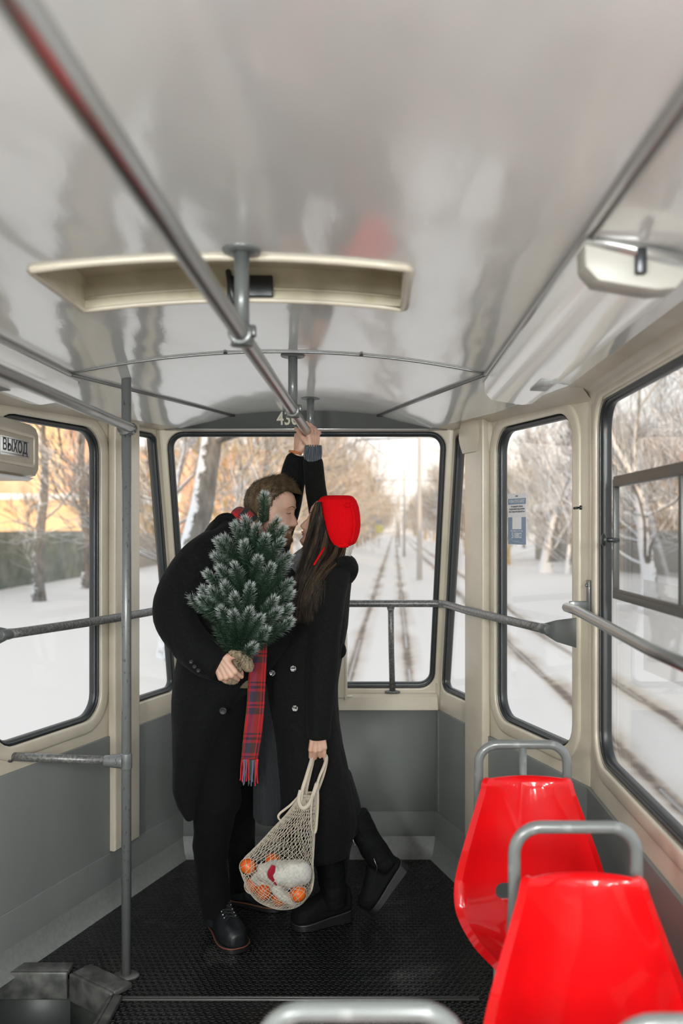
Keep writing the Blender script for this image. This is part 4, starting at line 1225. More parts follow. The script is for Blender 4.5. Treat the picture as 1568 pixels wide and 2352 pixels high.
# ================================================================ seats
def seat_shell():
    # profile from the top of the back down and forward to the lip: (dy, z, half width)
    prof = [(0.012, 0.835, 0.108), (0.000, 0.829, 0.122), (-0.008, 0.80, 0.130), (-0.025, 0.72, 0.158), (-0.040, 0.65, 0.182), (-0.052, 0.59, 0.200), (-0.062, 0.55, 0.207),
            (-0.078, 0.505, 0.206), (-0.105, 0.468, 0.196), (-0.150, 0.442, 0.180), (-0.215, 0.430, 0.160), (-0.29, 0.432, 0.136), (-0.335, 0.430, 0.118), (-0.355, 0.415, 0.108)]
    P3 = catmull([Vector(p) for p in prof], 3)
    NU = 24
    verts = []; n = NU + 1
    for i, p in enumerate(P3):
        a = P3[max(i - 1, 0)]; c = P3[min(i + 1, len(P3) - 1)]
        t = Vector((c.x - a.x, c.y - a.y)).normalized()
        nx_, nz_ = t.y, -t.x    # points towards the sitter (forward / up)
        tp = min(1.0, i / 5.0); nx_, nz_ = nx_, nz_
        if nx_ * 0 + (nz_ if abs(t.x) > abs(t.y) else -nx_) < 0: nx_, nz_ = -nx_, -nz_
        if i < 14:
            w_ = Vector((-1.0, 0.0)).lerp(Vector((nx_, nz_)), i / 14).normalized(); nx_, nz_ = w_.x, w_.y
        for k in range(n):
            u = -1 + 2 * k / NU
            d = 0.038 * abs(u) ** 2.2
            lip = -0.018 * max(0, (abs(u) - 0.93) / 0.07) ** 1.5
            e_ = d + lip
            w = p.z * u
            verts.append(Vector((w, p.x + nx_ * e_, p.y + nz_ * e_)))
    faces = []
    for i in range(len(P3) - 1):
        for k in range(NU):
            faces.append((i * n + k, i * n + k + 1, (i + 1) * n + k + 1, (i + 1) * n + k))
    me = bpy.data.meshes.new('shell'); me.from_pydata([tuple(v) for v in verts], [], faces)
    me.polygons.foreach_set('use_smooth', [True] * len(me.polygons))
    o = bpy.data.objects.new('shell', me); COL.objects.link(o)
    so = o.modifiers.new('s', 'SOLIDIFY'); so.thickness = 0.010; so.offset = 0
    # drainage slot cutter
    cb_ = MB(); ol = rect(-0.095, 0.095, 0.525, 0.566, 0.0204, 8)
    cb_.prism([(u, -0.3, v) for u, v in ol], (0, 0, 0), (0, 0.5, 0))
    cme = bpy.data.meshes.new('cut'); cme.from_pydata([tuple(p) for p in cb_.v], [], cb_.f)
    bm = bmesh.new(); bm.from_mesh(cme); bmesh.ops.recalc_face_normals(bm, faces=bm.faces); bm.to_mesh(cme); bm.free()
    co = bpy.data.objects.new('cut', cme); COL.objects.link(co)
    bo = o.modifiers.new('b', 'BOOLEAN'); bo.object = co; bo.operation = 'DIFFERENCE'; bo.solver = 'EXACT'
    m2 = eval_mesh(o)
    bpy.data.objects.remove(o); bpy.data.objects.remove(co)
    m2.polygons.foreach_set('use_smooth', [True] * len(m2.polygons)); set_sharp(m2, 50)
    return m2
shell_me = seat_shell()
def make_seat():
    t = thing('passenger_chair', (0, 0, 0), 'red seat', 'seat', 'red seats on the right')
    o = link_mesh('shell', shell_me, M_seat, t)
    # hand loop behind the back
    b = MB(); r = 0.0132; hw = 0.127; zt = 0.919; R = 0.055; yb = 0.045
    pts = [(-hw - 0.012, yb + 0.02, 0.44), (-hw - 0.004, yb + 0.005, 0.65), (-hw, yb, 0.78)]
    for k in range(9):
        a = PI - PI / 2 * k / 8
        pts.append((-hw + R + R * math.cos(a), yb, zt - R + R * math.sin(a)))
    full = pts + [(-x, y, z) for x, y, z in reversed(pts)]
    b.tube(full, r, 16); mk('hand_loop', b, M_seatbar, t)
    b = MB(); b.tube([(0, yb, 0.915), (0, yb, 0.60)], 0.011, 12); br = mk('loop_strut', b, M_seatbar, t)
    b = MB(); b.tube([(-0.09, 0.05, 0.405), (-0.09, -0.30, 0.405), (0.09, -0.30, 0.405), (0.09, 0.05, 0.405)], 0.012, 10, closed=True); b.tube([(-0.138, 0.065, 0.44), (-0.09, 0.03, 0.405)], 0.012, 10); b.tube([(0.138, 0.065, 0.44), (0.09, 0.03, 0.405)], 0.012, 10)
    mk('under_frame', b, M_seatbar, t)
    for sx in (-1, 1):
        b = MB(); b.tube([(sx * 0.09, -0.12, 0.40), (sx * 0.10, -0.12, 0.0)], 0.016, 12)
        lg = mk('leg', b, M_seatbar, t)
        b = MB(); b.rings([[Vector((sx * 0.10 + f * 0.035 * math.cos(a), -0.12 + f * 0.035 * math.sin(a), z)) for a in [2 * PI * k / 14 for k in range(14)]] for f, z in ((1, 0.0), (1, 0.006), (0.5, 0.009))]); mk('foot', b, M_seatbar, lg)
    return t, br
seat0, strut0 = make_seat()
spots = [((0.420, 2.46), 'farthest red plastic tram seat on the right, with a strut inside its hand loop'), ((0.413, 1.766), 'large red plastic tram seat in the middle of the right-hand row'),
         ((0.420, 1.045), 'nearest right-hand seat, only its grey hand loop showing at the bottom right corner'), ((-0.020, 1.075), 'aisle seat whose grey hand loop shows at the bottom centre')]
for k, ((x, y), lab) in enumerate(spots):
    o = seat0 if k == 0 else copy_tree(seat0)
    o.location = (x, y, 0); o['label'] = lab
    if k > 0:
        for ch in list(o.children):
            if ch.name.startswith('loop_strut'): bpy.data.objects.remove(ch)

# unseen fill lights added behind the viewer to brighten the interior
for s_ in (1, -1):
    for y_ in (-5.0, -3.5, -2.0, -0.5):
        ld = bpy.data.lights.new('added_fill_light', 'POINT'); ld.energy = 60.0; ld.shadow_soft_size = 0.14; ld.color = (0.96, 1.0, 0.99)
        lo = bpy.data.objects.new('added_fill_light', ld); COL.objects.link(lo); lo.location = (XC + s_ * 0.77, y_, 1.88)
# ================================================================ people
def fabric(name, c, c2=None, scale=260, bump=0.25, sheen=0.25, rough=0.9):
    m = new_mat(name, c, rough, sheen=sheen, spec=0.1)
    m.node_tree.nodes['Principled BSDF'].inputs['Sheen Roughness'].default_value = 0.5
    if c2: add_noise_color(m, c, c2, 120, 0.35, 0.65, detail=5)
    add_bump(m, scale, bump, 0.0015)
    return m
M_coat = fabric('black_wool', (0.0036, 0.0041, 0.0039), (0.0066, 0.0073, 0.0069), sheen=0.02)
M_coatw = fabric('black_wool_womans_coat', (0.0042, 0.0047, 0.0044), (0.0076, 0.0083, 0.0077), sheen=0.02)
M_trous = fabric('black_trousers', (0.0032, 0.0034, 0.0033), sheen=0.01)
M_leather = new_mat('black_leather', (0.008, 0.0095, 0.011), 0.42, spec=0.35)
add_bump(M_leather, 90, 0.25, 0.002)
M_suede = new_mat('black_suede', (0.0035, 0.0038, 0.0038), 0.75, spec=0.12)
M_sole = new_mat('black_rubber_sole', (0.010, 0.010, 0.010), 0.35)
M_welt = new_mat('rust_welt', (0.16, 0.045, 0.02), 0.5)
M_lace = new_mat('black_laces', (0.012, 0.012, 0.013), 0.8)
M_zip = new_mat('bright_zip', (0.5, 0.5, 0.5), 0.3, metal=0.9)
M_skin = new_mat('skin', (0.62, 0.40, 0.31), 0.5)
add_noise_color(M_skin, (0.50, 0.285, 0.205), (0.58, 0.36, 0.27), 22, 0.3, 0.7, detail=3)
add_bump(M_skin, 300, 0.08, 0.0008)
M_skin.node_tree.nodes['Principled BSDF'].inputs['Subsurface Weight'].default_value = 0.12
M_skin.node_tree.nodes['Principled BSDF'].inputs['Subsurface Radius'].default_value = (0.012, 0.005, 0.003)
M_lip = new_mat('lips', (0.42, 0.16, 0.13), 0.4)
M_lash = new_mat('lashes', (0.02, 0.014, 0.01), 0.7)
def hair_mat(name, c1, c2):
    m = new_mat(name, c1, 0.45, spec=0.22)
    add_noise_color(m, c1, c2, 60, 0.35, 0.65, detail=3, vec_scale=(1, 1, 0.25))
    return m
M_hairm = hair_mat('light_brown_hair', (0.055, 0.036, 0.020), (0.125, 0.085, 0.048))
M_beard = hair_mat('reddish_beard', (0.14, 0.07, 0.03), (0.24, 0.13, 0.065))
M_hairw = hair_mat('dark_brown_hair', (0.005, 0.0032, 0.0022), (0.017, 0.010, 0.006))
M_hairl = hair_mat('lighter_brown_locks', (0.035, 0.021, 0.012), (0.075, 0.047, 0.026))
M_knitred = new_mat('red_knit', (0.66, 0.004, 0.008), 0.95, spec=0.05)
def knit(m, sx, sz, st=0.8, dist=0.003):
    n, l, b = nodes_of(m)
    tc = n.new('ShaderNodeTexCoord'); wv = n.new('ShaderNodeTexWave'); wv.wave_type = 'BANDS'; wv.bands_direction = 'X'
    wv.inputs['Scale'].default_value = sx; wv.inputs['Distortion'].default_value = 0.6; wv.inputs['Detail'].default_value = 1
    l.new(tc.outputs['Object'], wv.inputs['Vector'])
    w2 = n.new('ShaderNodeTexWave'); w2.bands_direction = 'Z'; w2.inputs['Scale'].default_value = sz; w2.inputs['Distortion'].default_value = 0.5
    l.new(tc.outputs['Object'], w2.inputs['Vector'])
    ad = n.new('ShaderNodeMath'); ad.operation = 'MULTIPLY_ADD'; ad.inputs[1].default_value = 0.5
    l.new(w2.outputs['Fac'], ad.inputs[0]); l.new(wv.outputs['Fac'], ad.inputs[2])
    bp = n.new('ShaderNodeBump'); bp.inputs['Strength'].default_value = st; bp.inputs['Distance'].default_value = dist
    l.new(ad.outputs[0], bp.inputs['Height']); l.new(bp.outputs[0], b.inputs['Normal'])
knit(M_knitred, 130, 170, 0.45, 0.0015)
M_navy = new_mat('navy_rib_knit', (0.006, 0.0085, 0.012), 0.9, sheen=0.05); knit(M_navy, 70, 0.1, 1.0, 0.004)
M_cuff = new_mat('grey_blue_rib', (0.045, 0.062, 0.078), 0.9, sheen=0.3); knit(M_cuff, 40, 5, 1.0, 0.006)
M_greyscarf = fabric('grey_knit_scarf', (0.085, 0.085, 0.085), (0.12, 0.12, 0.12), sheen=0.3)
M_whiteknit = fabric('white_knit', (0.46, 0.44, 0.40), (0.58, 0.56, 0.51), scale=120, bump=0.6)
M_btn = new_mat('clear_dark_button', (0.08, 0.08, 0.08), 0.25, coat=0.5)
add_noise_color(M_btn, (0.02, 0.02, 0.02), (0.40, 0.40, 0.38), 190, 0.45, 0.6)
M_btn2 = new_mat('dark_button', (0.014, 0.015, 0.016), 0.45, spec=0.3)
M_gold = new_mat('gold', (0.85, 0.62, 0.28), 0.2, metal=1.0)
M_strap = new_mat('tan_leather_strap', (0.42, 0.13, 0.03), 0.45)
M_nail = new_mat('nails', (0.60, 0.33, 0.28), 0.3)

def ring_px(py, xl, xr, Y, dh, n=32, p=1.0, tilt=0.0):
    a = (xr - xl) / 2 * Y / F; c = P((xl + xr) / 2, py, Y); out = []
    for k in range(n):
        t = 2 * PI * k / n; cc, ss = math.cos(t), math.sin(t)
        out.append(c + Vector((a * math.copysign(abs(cc) ** p, cc), dh * math.copysign(abs(ss) ** p, ss), tilt * cc * a)))
    return out
def loft_px(b, rows, n=32, p=0.85):
    """rows: (py, xl, xr, Y, half depth)"""
    b.rings([ring_px(r_[0], r_[1], r_[2], r_[3], r_[4], n, p) for r_ in rows])
    return b
def tube_px(b, pts, n=16, per=4):
    """pts: (px, py, Y, radius m)"""
    q = catmull([Vector((*P(x, y, Y),)) for x, y, Y, r in pts], per)
    rr = catmull([Vector((r, 0, 0)) for x, y, Y, r in pts], per)
    b.tube(q, [max(0.002, v.x) for v in rr], n)
    return b
def wrinkle(b, amp, sc=7.0, seed=0, stretch=(1, 1, 0.45), fold=0.0):
    """cloth folds: push the skin in and out along its own normals"""
    me = bpy.data.meshes.new('w'); me.from_pydata([tuple(p) for p in b.v], [], b.f); me.update()
    for v in me.vertices:
        p = Vector((v.co.x * stretch[0], v.co.y * stretch[1], v.co.z * stretch[2])) * sc + Vector((seed, 0, 0))
        h = noise.noise(p) + 0.5 * abs(noise.noise(p * 2.1)) 
        b.v[v.index] = v.co + v.normal * (amp * h)
    bpy.data.meshes.remove(me)
    return b

# ---------------------------------------------------------------- heads
T_F = [(0.0, 0.060), (0.006, 0.074), (0.02, 0.084), (0.035, 0.083), (0.046, 0.078), (0.06, 0.083), (0.075, 0.083), (0.095, 0.082), (0.113, 0.079), (0.128, 0.083), (0.145, 0.086), (0.165, 0.085), (0.185, 0.077), (0.205, 0.062), (0.222, 0.036), (0.232, 0.012), (0.235, 0.0)]
T_B = [(0.0, 0.015), (0.02, 0.005), (0.04, 0.03), (0.06, 0.055), (0.08, 0.078), (0.10, 0.092), (0.13, 0.103), (0.16, 0.104), (0.185, 0.095), (0.205, 0.078), (0.222, 0.048), (0.232, 0.018), (0.235, 0.0)]
T_W = [(0.0, 0.018), (0.006, 0.026), (0.02, 0.040), (0.04, 0.052), (0.06, 0.059), (0.08, 0.064), (0.10, 0.069), (0.13, 0.073), (0.155, 0.075), (0.18, 0.071), (0.20, 0.060), (0.22, 0.038), (0.231, 0.016), (0.235, 0.0)]
def gauss(x, s): return math.exp(-(x / s) ** 2)
def head_point(t, bb, fem=False):
    Fr, Bk, W = lerp_table(T_F, bb), lerp_table(T_B, bb), lerp_table(T_W, bb)
    cc, ss = math.cos(t), math.sin(t)
    mid = 0.0
    a = (Fr if cc > 0 else Bk) * math.copysign(abs(cc) ** (0.86 if cc > 0 else 1.0), cc)
    c = W * math.copysign(abs(ss) ** 0.9, ss)
    if fem: c *= 0.93
    if cc > 0:
        ns = 0.90 if fem else 1.0
        nose = lerp_table([(0.060, 0), (0.066, 0.003), (0.070, 0.013), (0.074, 0.0195), (0.079, 0.0225), (0.084, 0.0215), (0.095, 0.0165), (0.108, 0.0105), (0.120, 0.0055), (0.132, 0.003), (0.15, 0)], bb) * ns
        sg = lerp_table([(0.066, 0.014), (0.080, 0.0125), (0.10, 0.0085), (0.13, 0.011)], bb)
        a += nose * gauss(c, sg)
        a += 0.006 * gauss(bb - 0.073, 0.005) * (gauss(c - 0.0125, 0.006) + gauss(c + 0.0125, 0.006))
        a += (0.0055 if fem else 0.004) * gauss(bb - 0.0575, 0.0035) * gauss(c, 0.020) + (0.0055 if fem else 0.004) * gauss(bb - 0.0465, 0.004) * gauss(c, 0.017)
        a -= 0.0015 * gauss(bb - 0.0525, 0.0018) * gauss(c, 0.022)
        a -= 0.003 * gauss(bb - 0.037, 0.006) * gauss(c, 0.02)
        a += 0.003 * gauss(bb - 0.020, 0.012) * gauss(c, 0.018)
        for s_ in (-1, 1):
            a -= 0.0115 * gauss(bb - 0.123, 0.011) * gauss(c - s_ * 0.033, 0.015)
            a += 0.0075 * gauss(bb - 0.120, 0.0075) * gauss(c - s_ * 0.033, 0.0115)
            a += 0.0045 * gauss(bb - 0.140, 0.006) * gauss(c - s_ * 0.030, 0.020)
            c += s_ * 0.004 * gauss(bb - 0.088, 0.018) * gauss(a - 0.05, 0.03)
        if fem: a -= 0.004 * gauss(bb - 0.135, 0.012)
    return a, bb, c
def head_grid(to_world, fem=False, NT=72, NB=84, off=None):
    b = MB(); rows = []
    for j in range(NB + 1):
        bb = 0.235 * (0.5 - 0.5 * math.cos(PI * (j + 0.4) / (NB + 0.8)))
        row = []
        for k in range(NT):
            t = 2 * PI * k / NT
            a, h, c = head_point(t, bb, fem)
            if off:
                o_ = off(a, h, c, t)
                r_ = Vector((a * 0.9, (h - 0.13) * 0.9, c)); r_.normalize()
                a += r_.x * o_; h += r_.y * o_; c += r_.z * o_
            row.append(to_world(a, h, c))
        rows.append(row)
    b.rings(rows)
    return b
def ear(b, to_world, s, z=0.098, a0=-0.010):
    rim = []
    for k in range(15):
        t = PI * (-0.55 + 1.6 * k / 14)
        rim.append(to_world(a0 - 0.004 - 0.017 * math.cos(t - 0.3) * -1 * 1.0 - 0.010, z + 0.031 * math.sin(t + PI / 2 - 0.2) * -1, s * (0.074 + 0.006)))
    pts = []
    for k in range(13):
        t = 2.35 * PI * 0.5 * k / 12 * 1.25 - 0.6
        pts.append(to_world(a0 - 0.008 - 0.015 * math.sin(t), z + 0.029 * math.cos(t), s * (0.076 + 0.006 * math.sin(t))))
    b.tube(pts, 0.0042, 8)
    M = None
    c = to_world(a0 - 0.006, z, s * 0.073)
    b.ball(c, (0.013, 0.008, 0.024), 12, 8)

# ---------------------------------------------------------------- hands
def hand(b, wrist, D, N, S, curls, sc=1.0, thumb=((0.5, 0.3), (0.2, 0.5)), forearm=0.10, fore_dir=None, spread=0.0):
    D = Vector(D).normalized(); N = Vector(N); N = (N - D * N.dot(D)).normalized(); S = Vector(S); S = (S - D * S.dot(D) - N * S.dot(N)).normalized()
    W = Vector(wrist)
    fd = Vector(fore_dir).normalized() if fore_dir is not None else -D
    b.capsule(W + fd * forearm, W, 0.026 * sc, 0.0235 * sc)
    lat = (0.030, 0.0105, -0.0095, -0.0275); ln = (0.080, 0.084, 0.080, 0.072)
    lens = ((0.040, 0.025, 0.020), (0.045, 0.028, 0.021), (0.041, 0.026, 0.020), (0.033, 0.020, 0.018)); rad = (0.0088, 0.009, 0.0085, 0.0076)
    tips = []
    for i in range(4):
        k0 = W + S * lat[i] * 0.55 * sc + D * 0.012 * sc
        k1 = W + (S * lat[i] + D * ln[i]) * sc + N * 0.003
        b.capsule(k0, k1, 0.0145 * sc, 0.0108 * sc, 10)
        p = k1; d = (D + S * lat[i] * spread).normalized(); ang = 0
        for j in range(3):
            ang += curls[i][j]
            dd = (d * math.cos(ang) - N * math.sin(ang)).normalized()
            q = p + dd * lens[i][j] * sc
            b.capsule(p, q, rad[i] * sc * (1 - 0.08 * j), rad[i] * sc * (0.93 - 0.08 * j), 10)
            p = q
        tips.append(p)
    # palm fill
    for i in range(3):
        b.capsule(W + S * (lat[i] + lat[i + 1]) * 0.3 * sc + D * 0.02 * sc - N * 0.004, W + (S * (lat[i] + lat[i + 1]) / 2 + D * 0.068) * sc - N * 0.004, 0.0145 * sc, 0.0115 * sc, 10)
    # thumb leaves the side of the palm near its base
    t0 = W + (S * 0.018 + D * 0.018) * sc - N * 0.006
    d0 = (S * thumb[0][0] + D * (1 - abs(thumb[0][0])) - N * thumb[0][1]).normalized()
    t1 = t0 + d0 * 0.042 * sc
    d1 = (S * thumb[1][0] + D * (1 - abs(thumb[1][0])) - N * thumb[1][1]).normalized()
    t2 = t1 + d1 * 0.033 * sc
    d2 = (d1 * 0.85 - N * 0.3).normalized()
    t3 = t2 + d2 * 0.024 * sc
    b.capsule(t0, t1, 0.0165 * sc, 0.0115 * sc, 10); b.capsule(t1, t2, 0.0108 * sc, 0.0098 * sc, 10); b.capsule(t2, t3, 0.0098 * sc, 0.0080 * sc, 10)
    tips.append(t3)
    return tips
def join(b, other):
    b.add(other.v, other.f)

def strands(b, starts_ends, r=0.0012, n=3):
    for pts in starts_ends:
        m = len(pts)
        b.tube(pts, [r * (1 - 0.75 * (i / (m - 1)) ** 1.5) for i in range(m)], n, caps=False)

# ================================================================ MAN
HY = 3.385
def frame_head(ox, oy, Y, ang, facing, sc, yaw=0.0):
    O = P(ox, oy, Y)
    u = Vector((math.sin(ang), 0, math.cos(ang)))
    if facing > 0: f = Vector((math.cos(ang), 0, -math.sin(ang)))
    else: f = Vector((-math.cos(ang), 0, math.sin(ang)))
    s_ = Vector((0, -1, 0))
    if yaw:
        R = Matrix.Rotation(yaw, 3, u); f = R @ f; s_ = R @ s_
    def w(a, bb, c): return O + (f * a + u * bb + s_ * c) * sc
    return w, f, u, s_
mw, mf, mu, ms = frame_head(619, 1244, HY, math.radians(6.0), 1, 1.0, yaw=math.radians(-8))
man = thing('person', (-0.55, 3.33, 0), 'man in black coat and red tartan scarf, leaning in, holding a small fir tree', 'person')
body = MB()
hg = head_grid(mw); join(body, hg)
ear(body, mw, 1); ear(body, mw, -1)
bb = MB()
bb.capsule(mw(-0.03, 0.06, 0), P(560, 1265, 3.36), 0.055, 0.062)
bb.capsule(P(560, 1270, 3.36), P(520, 1560, 3.36), 0.11, 0.12, 20)
for yy in (3.30, 3.50):
    dx_ = 0 if yy < 3.4 else 52; y2_ = yy if yy < 3.4 else 3.55
    bb.capsule(P(515 + dx_ * 0.5, 1580, y2_), P(495 + dx_, 1850, y2_), 0.05, 0.04); bb.capsule(P(495 + dx_, 1850, y2_), P(496 + dx_, 2040, y2_ + 0.02), 0.038, 0.028)
bb.capsule(P(490, 1290, 3.24), P(408, 1405, 3.14), 0.04, 0.032); bb.capsule(P(408, 1405, 3.14), P(430, 1465, 3.11), 0.032, 0.03); bb.capsule(P(430, 1465, 3.11), P(498, 1515, 3.07), 0.03, 0.024)
bb.capsule(P(620, 1290, 3.45), P(660, 1160, 3.54), 0.04, 0.035); bb.capsule(P(660, 1160, 3.54), P(683, 1050, 3.53), 0.033, 0.025)
join(body, remeshed(bb, 0.010, 3))
hb = MB()
hand(hb, P(499, 1507, 3.055), (0.50, -0.10, -0.85), (-0.15, -1, 0.0), (0.85, -0.15, 0.5), [(0.9, 1.2, 0.6), (1.05, 1.3, 0.7), (1.1, 1.3, 0.7), (0.9, 1.2, 0.6)], 1.0,
     thumb=((0.75, -0.10), (0.45, 0.05)), forearm=0.06, fore_dir=(-0.8, 0.2, 0.35))
hand(hb, P(685, 1040, 3.53), (0.10, 0.02, 1), (-0.85, -0.5, 0), (-0.3, -0.9, 0), [(0.9, 1.1, 0.6)] * 4, 1.0, thumb=((0.5, 0.4), (0.1, 0.6)), forearm=0.07)
join(body, remeshed(hb, 0.0028, 3))
mk('body', body, M_skin, man, label='skin of the face and hands')
# face details
def curve_on_face(to_world, pts, r, mat, name, parent, fem=False, flat=1.0):
    b = MB(); q = []
    for bb_, c_ in pts:
        # find the surface point at this height and side offset
        best = None
        for k in range(0, 160):
            t = math.copysign(PI / 2 * k / 160, c_)
            a, h, c = head_point(t, bb_, fem)
            if best is None or abs(c - c_) < best[0]: best = (abs(c - c_), a, h, c)
        q.append(to_world(best[1] + 0.0012, bb_, best[3] * 1.015))
    q = catmull(q, 3)
    m = len(q); b.tube(q, [r * (0.45 + 0.55 * math.sin(PI * min(1, (i + 1) / m))) for i in range(m)], 6, flat=flat)
    return mk(name, b, mat, parent)
for s_ in (1, -1):
    curve_on_face(mw, [(0.1195, s_ * 0.020), (0.1155, s_ * 0.028), (0.115, s_ * 0.036), (0.1175, s_ * 0.045)], 0.0013, M_lash, 'eyelashes', man)
    curve_on_face(mw, [(0.139, s_ * 0.013), (0.1430, s_ * 0.024), (0.1435, s_ * 0.036), (0.138, s_ * 0.048)], 0.0024, M_hairm, 'eyebrow', man, flat=0.6) if s_ > 0 else None
curve_on_face(mw, [(0.0525, -0.020), (0.0535, -0.008), (0.0535, 0.008), (0.0525, 0.020)], 0.0028, M_lip, 'lips', man)
rnd = random.Random(12)
def scalp_m(a, h, c):
    if a > 0.055: return h > 0.200 + 0.006 * noise.noise(Vector((a, h, c)) * 90)
    if a > 0.02: return h > 0.168 + (a - 0.02) * 0.95
    if a > 0.006: return h > 0.125 + (a - 0.006) * 3.0
    if a > -0.004: return h > 0.080
    if a > -0.03: return h > 0.118
    return h > 0.045
def off_hair(a, h, c, t):
    return (0.010 + 0.010 * max(0, min(1, (h - 0.17) / 0.05)) + 0.002 * noise.noise(Vector((a, h, c)) * 60)) if scalp_m(a, h, c) else -0.006
hm = head_grid(mw, off=off_hair)
st_ = []
for i in range(12000):
    t = rnd.uniform(0, 2 * PI); hh = 0.235 * (rnd.uniform(0.15, 1) ** 0.8)
    a, h, c = head_point(t, min(hh, 0.2345))
    if not scalp_m(a, h, c): continue
    o_ = off_hair(a, h, c, t)
    nrm = Vector((a * 0.9, (h - 0.13) * 0.9, c)).normalized()
    p0 = Vector((a, h, c)) + nrm * (o_ - 0.006)
    top = max(0, min(1, (h - 0.16) / 0.06))
    flow = Vector((0.75 * top - 0.10, -0.55 * (1 - top), 0.1 * rnd.uniform(-1, 1))) + Vector((rnd.uniform(-.35, .35), rnd.uniform(-.2, .3), rnd.uniform(-.3, .3)))
    L = 0.014 + 0.026 * top * rnd.random()
    p1 = p0 + (nrm * 0.35 + flow * 0.8).normalized() * L * 0.5; p2 = p1 + (flow + nrm * 0.1).normalized() * L * 0.5
    st_.append([mw(*p0), mw(*p1), mw(*p2)])
# the quiff over the forehead
for i in range(1500):
    c = rnd.uniform(-0.045, 0.055); a0 = rnd.uniform(0.035, 0.065)
    p0 = Vector((a0, 0.216 - (a0 - 0.03) * 0.45, c)); L = rnd.uniform(0.018, 0.034)
    st_.append([mw(*p0), mw(p0.x + L * 0.5, p0.y + L * 0.45, c * 1.03), mw(p0.x + L * 0.95, p0.y + L * 0.25, c * 1.06), mw(p0.x + L * 1.15, p0.y - L * 0.20, c * 1.08)])
strands(hm, st_, 0.0006)
mk('hair', hm, M_hairm, man, recalc=False)
# beard and moustache
def beard_m(a, h, c):
    if h < 0.040 and a > 0.012: return True
    if a > 0.005 and a < 0.062 and h < 0.075 - (a) * 0.35: return True
    if abs(c) < 0.030 and 0.0595 < h < 0.068 and a > 0.06: return True
    if 0.022 < abs(c) < 0.034 and h < 0.062 and a > 0.045: return True
    return False
hbm = head_grid(mw, off=lambda a, h, c, t: (0.0026 if beard_m(a, h, c) else -0.005))
st_ = []
for i in range(5200):
    t = rnd.uniform(-1.7, 1.7); hh = rnd.uniform(0.0, 0.085)
    a, h, c = head_point(t, hh)
    if not beard_m(a, h, c): continue
    nrm = Vector((a * 0.9, (h - 0.10) * 0.9, c)).normalized()
    p0 = Vector((a, h, c)); L = rnd.uniform(0.005, 0.013) * (1.3 if h < 0.03 else 0.8)
    d = (nrm * 0.55 + Vector((0.15, -0.9, 0)) + Vector((rnd.uniform(-.3, .3), 0, rnd.uniform(-.3, .3)))).normalized()
    st_.append([mw(*p0), mw(*(p0 + d * L))])
strands(hbm, st_, 0.0007)
mk('beard', hbm, M_beard, man, recalc=False)

# coat
cb_ = MB()
loft_px(cb_, [(1200, 510, 585, 3.36, 0.13), (1225, 478, 606, 3.36, 0.185), (1255, 450, 628, 3.36, 0.205), (1275, 440, 655, 3.36, 0.205), (1310, 428, 688, 3.36, 0.21), (1370, 418, 700, 3.36, 0.205), (1430, 416, 690, 3.36, 0.20), (1480, 414, 670, 3.36, 0.195),
              (1540, 404, 625, 3.36, 0.195), (1600, 400, 566, 3.35, 0.19), (1650, 401, 540, 3.34, 0.185), (1700, 402, 517, 3.34, 0.18), (1760, 403, 494, 3.34, 0.17), (1800, 404, 481, 3.34, 0.165), (1830, 416, 473, 3.34, 0.16), (1858, 441, 466, 3.34, 0.15)])
tube_px(cb_, [(500, 1262, 3.26, 0.085), (468, 1290, 3.20, 0.088), (428, 1345, 3.155, 0.088), (403, 1402, 3.13, 0.076), (424, 1462, 3.11, 0.076), (468, 1505, 3.08, 0.070), (508, 1532, 3.06, 0.061)])
tube_px(cb_, [(620, 1285, 3.47, 0.075), (638, 1225, 3.51, 0.062), (660, 1160, 3.54, 0.050), (672, 1100, 3.54, 0.046), (683, 1046, 3.53, 0.033)])
loft_px(cb_, [(1185, 500, 550, 3.38, 0.09), (1198, 486, 575, 3.38, 0.13), (1225, 470, 600, 3.38, 0.15), (1255, 470, 600, 3.38, 0.13)])
cr_ = remeshed(cb_, 0.0085, 5)
wrinkle(cr_, 0.011, 7.5, 3)
mk('coat', cr_, M_coat, man)
# lapel / hood fold
b = MB(); tube_px(b, [(487, 1222, 3.24, 0.012), (505, 1195, 3.27, 0.020), (530, 1190, 3.27, 0.018), (560, 1215, 3.24, 0.014), (590, 1245, 3.20, 0.010)])
tube_px(b, [(618, 1262, 3.22, 0.012), (645, 1282, 3.21, 0.020), (668, 1300, 3.22, 0.014)])
mk('collar', remeshed(b, 0.005, 3), M_coat, man)
# breast of the coat seen by the chin
def disc_button(x, y, Y, r, mat, parent, name='button'):
    b = MB(); c = P(x, y, Y)
    prof = [(0.0, 0.0), (1.0, 0.0), (1.0, -0.002), (0.82, -0.0034), (0.70, -0.0022), (0.25, -0.0020)]
    b.rings([[c + Vector((r * f * math.cos(2 * PI * k / 18), d, r * f * math.sin(2 * PI * k / 18))) for k in range(18)] for f, d in ((1.0, 0.003), (1.0, -0.002), (0.82, -0.0036), (0.68, -0.0022), (0.2, -0.0018))])
    for q in (-1, 1): b.ball(c + Vector((q * r * 0.25, -0.0022, 0)), 0.0009, 6, 4)
    return mk(name, b, mat, parent)
disc_button(512, 1633, 3.150, 0.0135, M_btn2, man)
for x, y in ((439, 1520), (447, 1531), (456, 1540)): disc_button(x, y, 3.005 + (0.012 if x < 445 else 0.006), 0.0072, M_btn2, man)
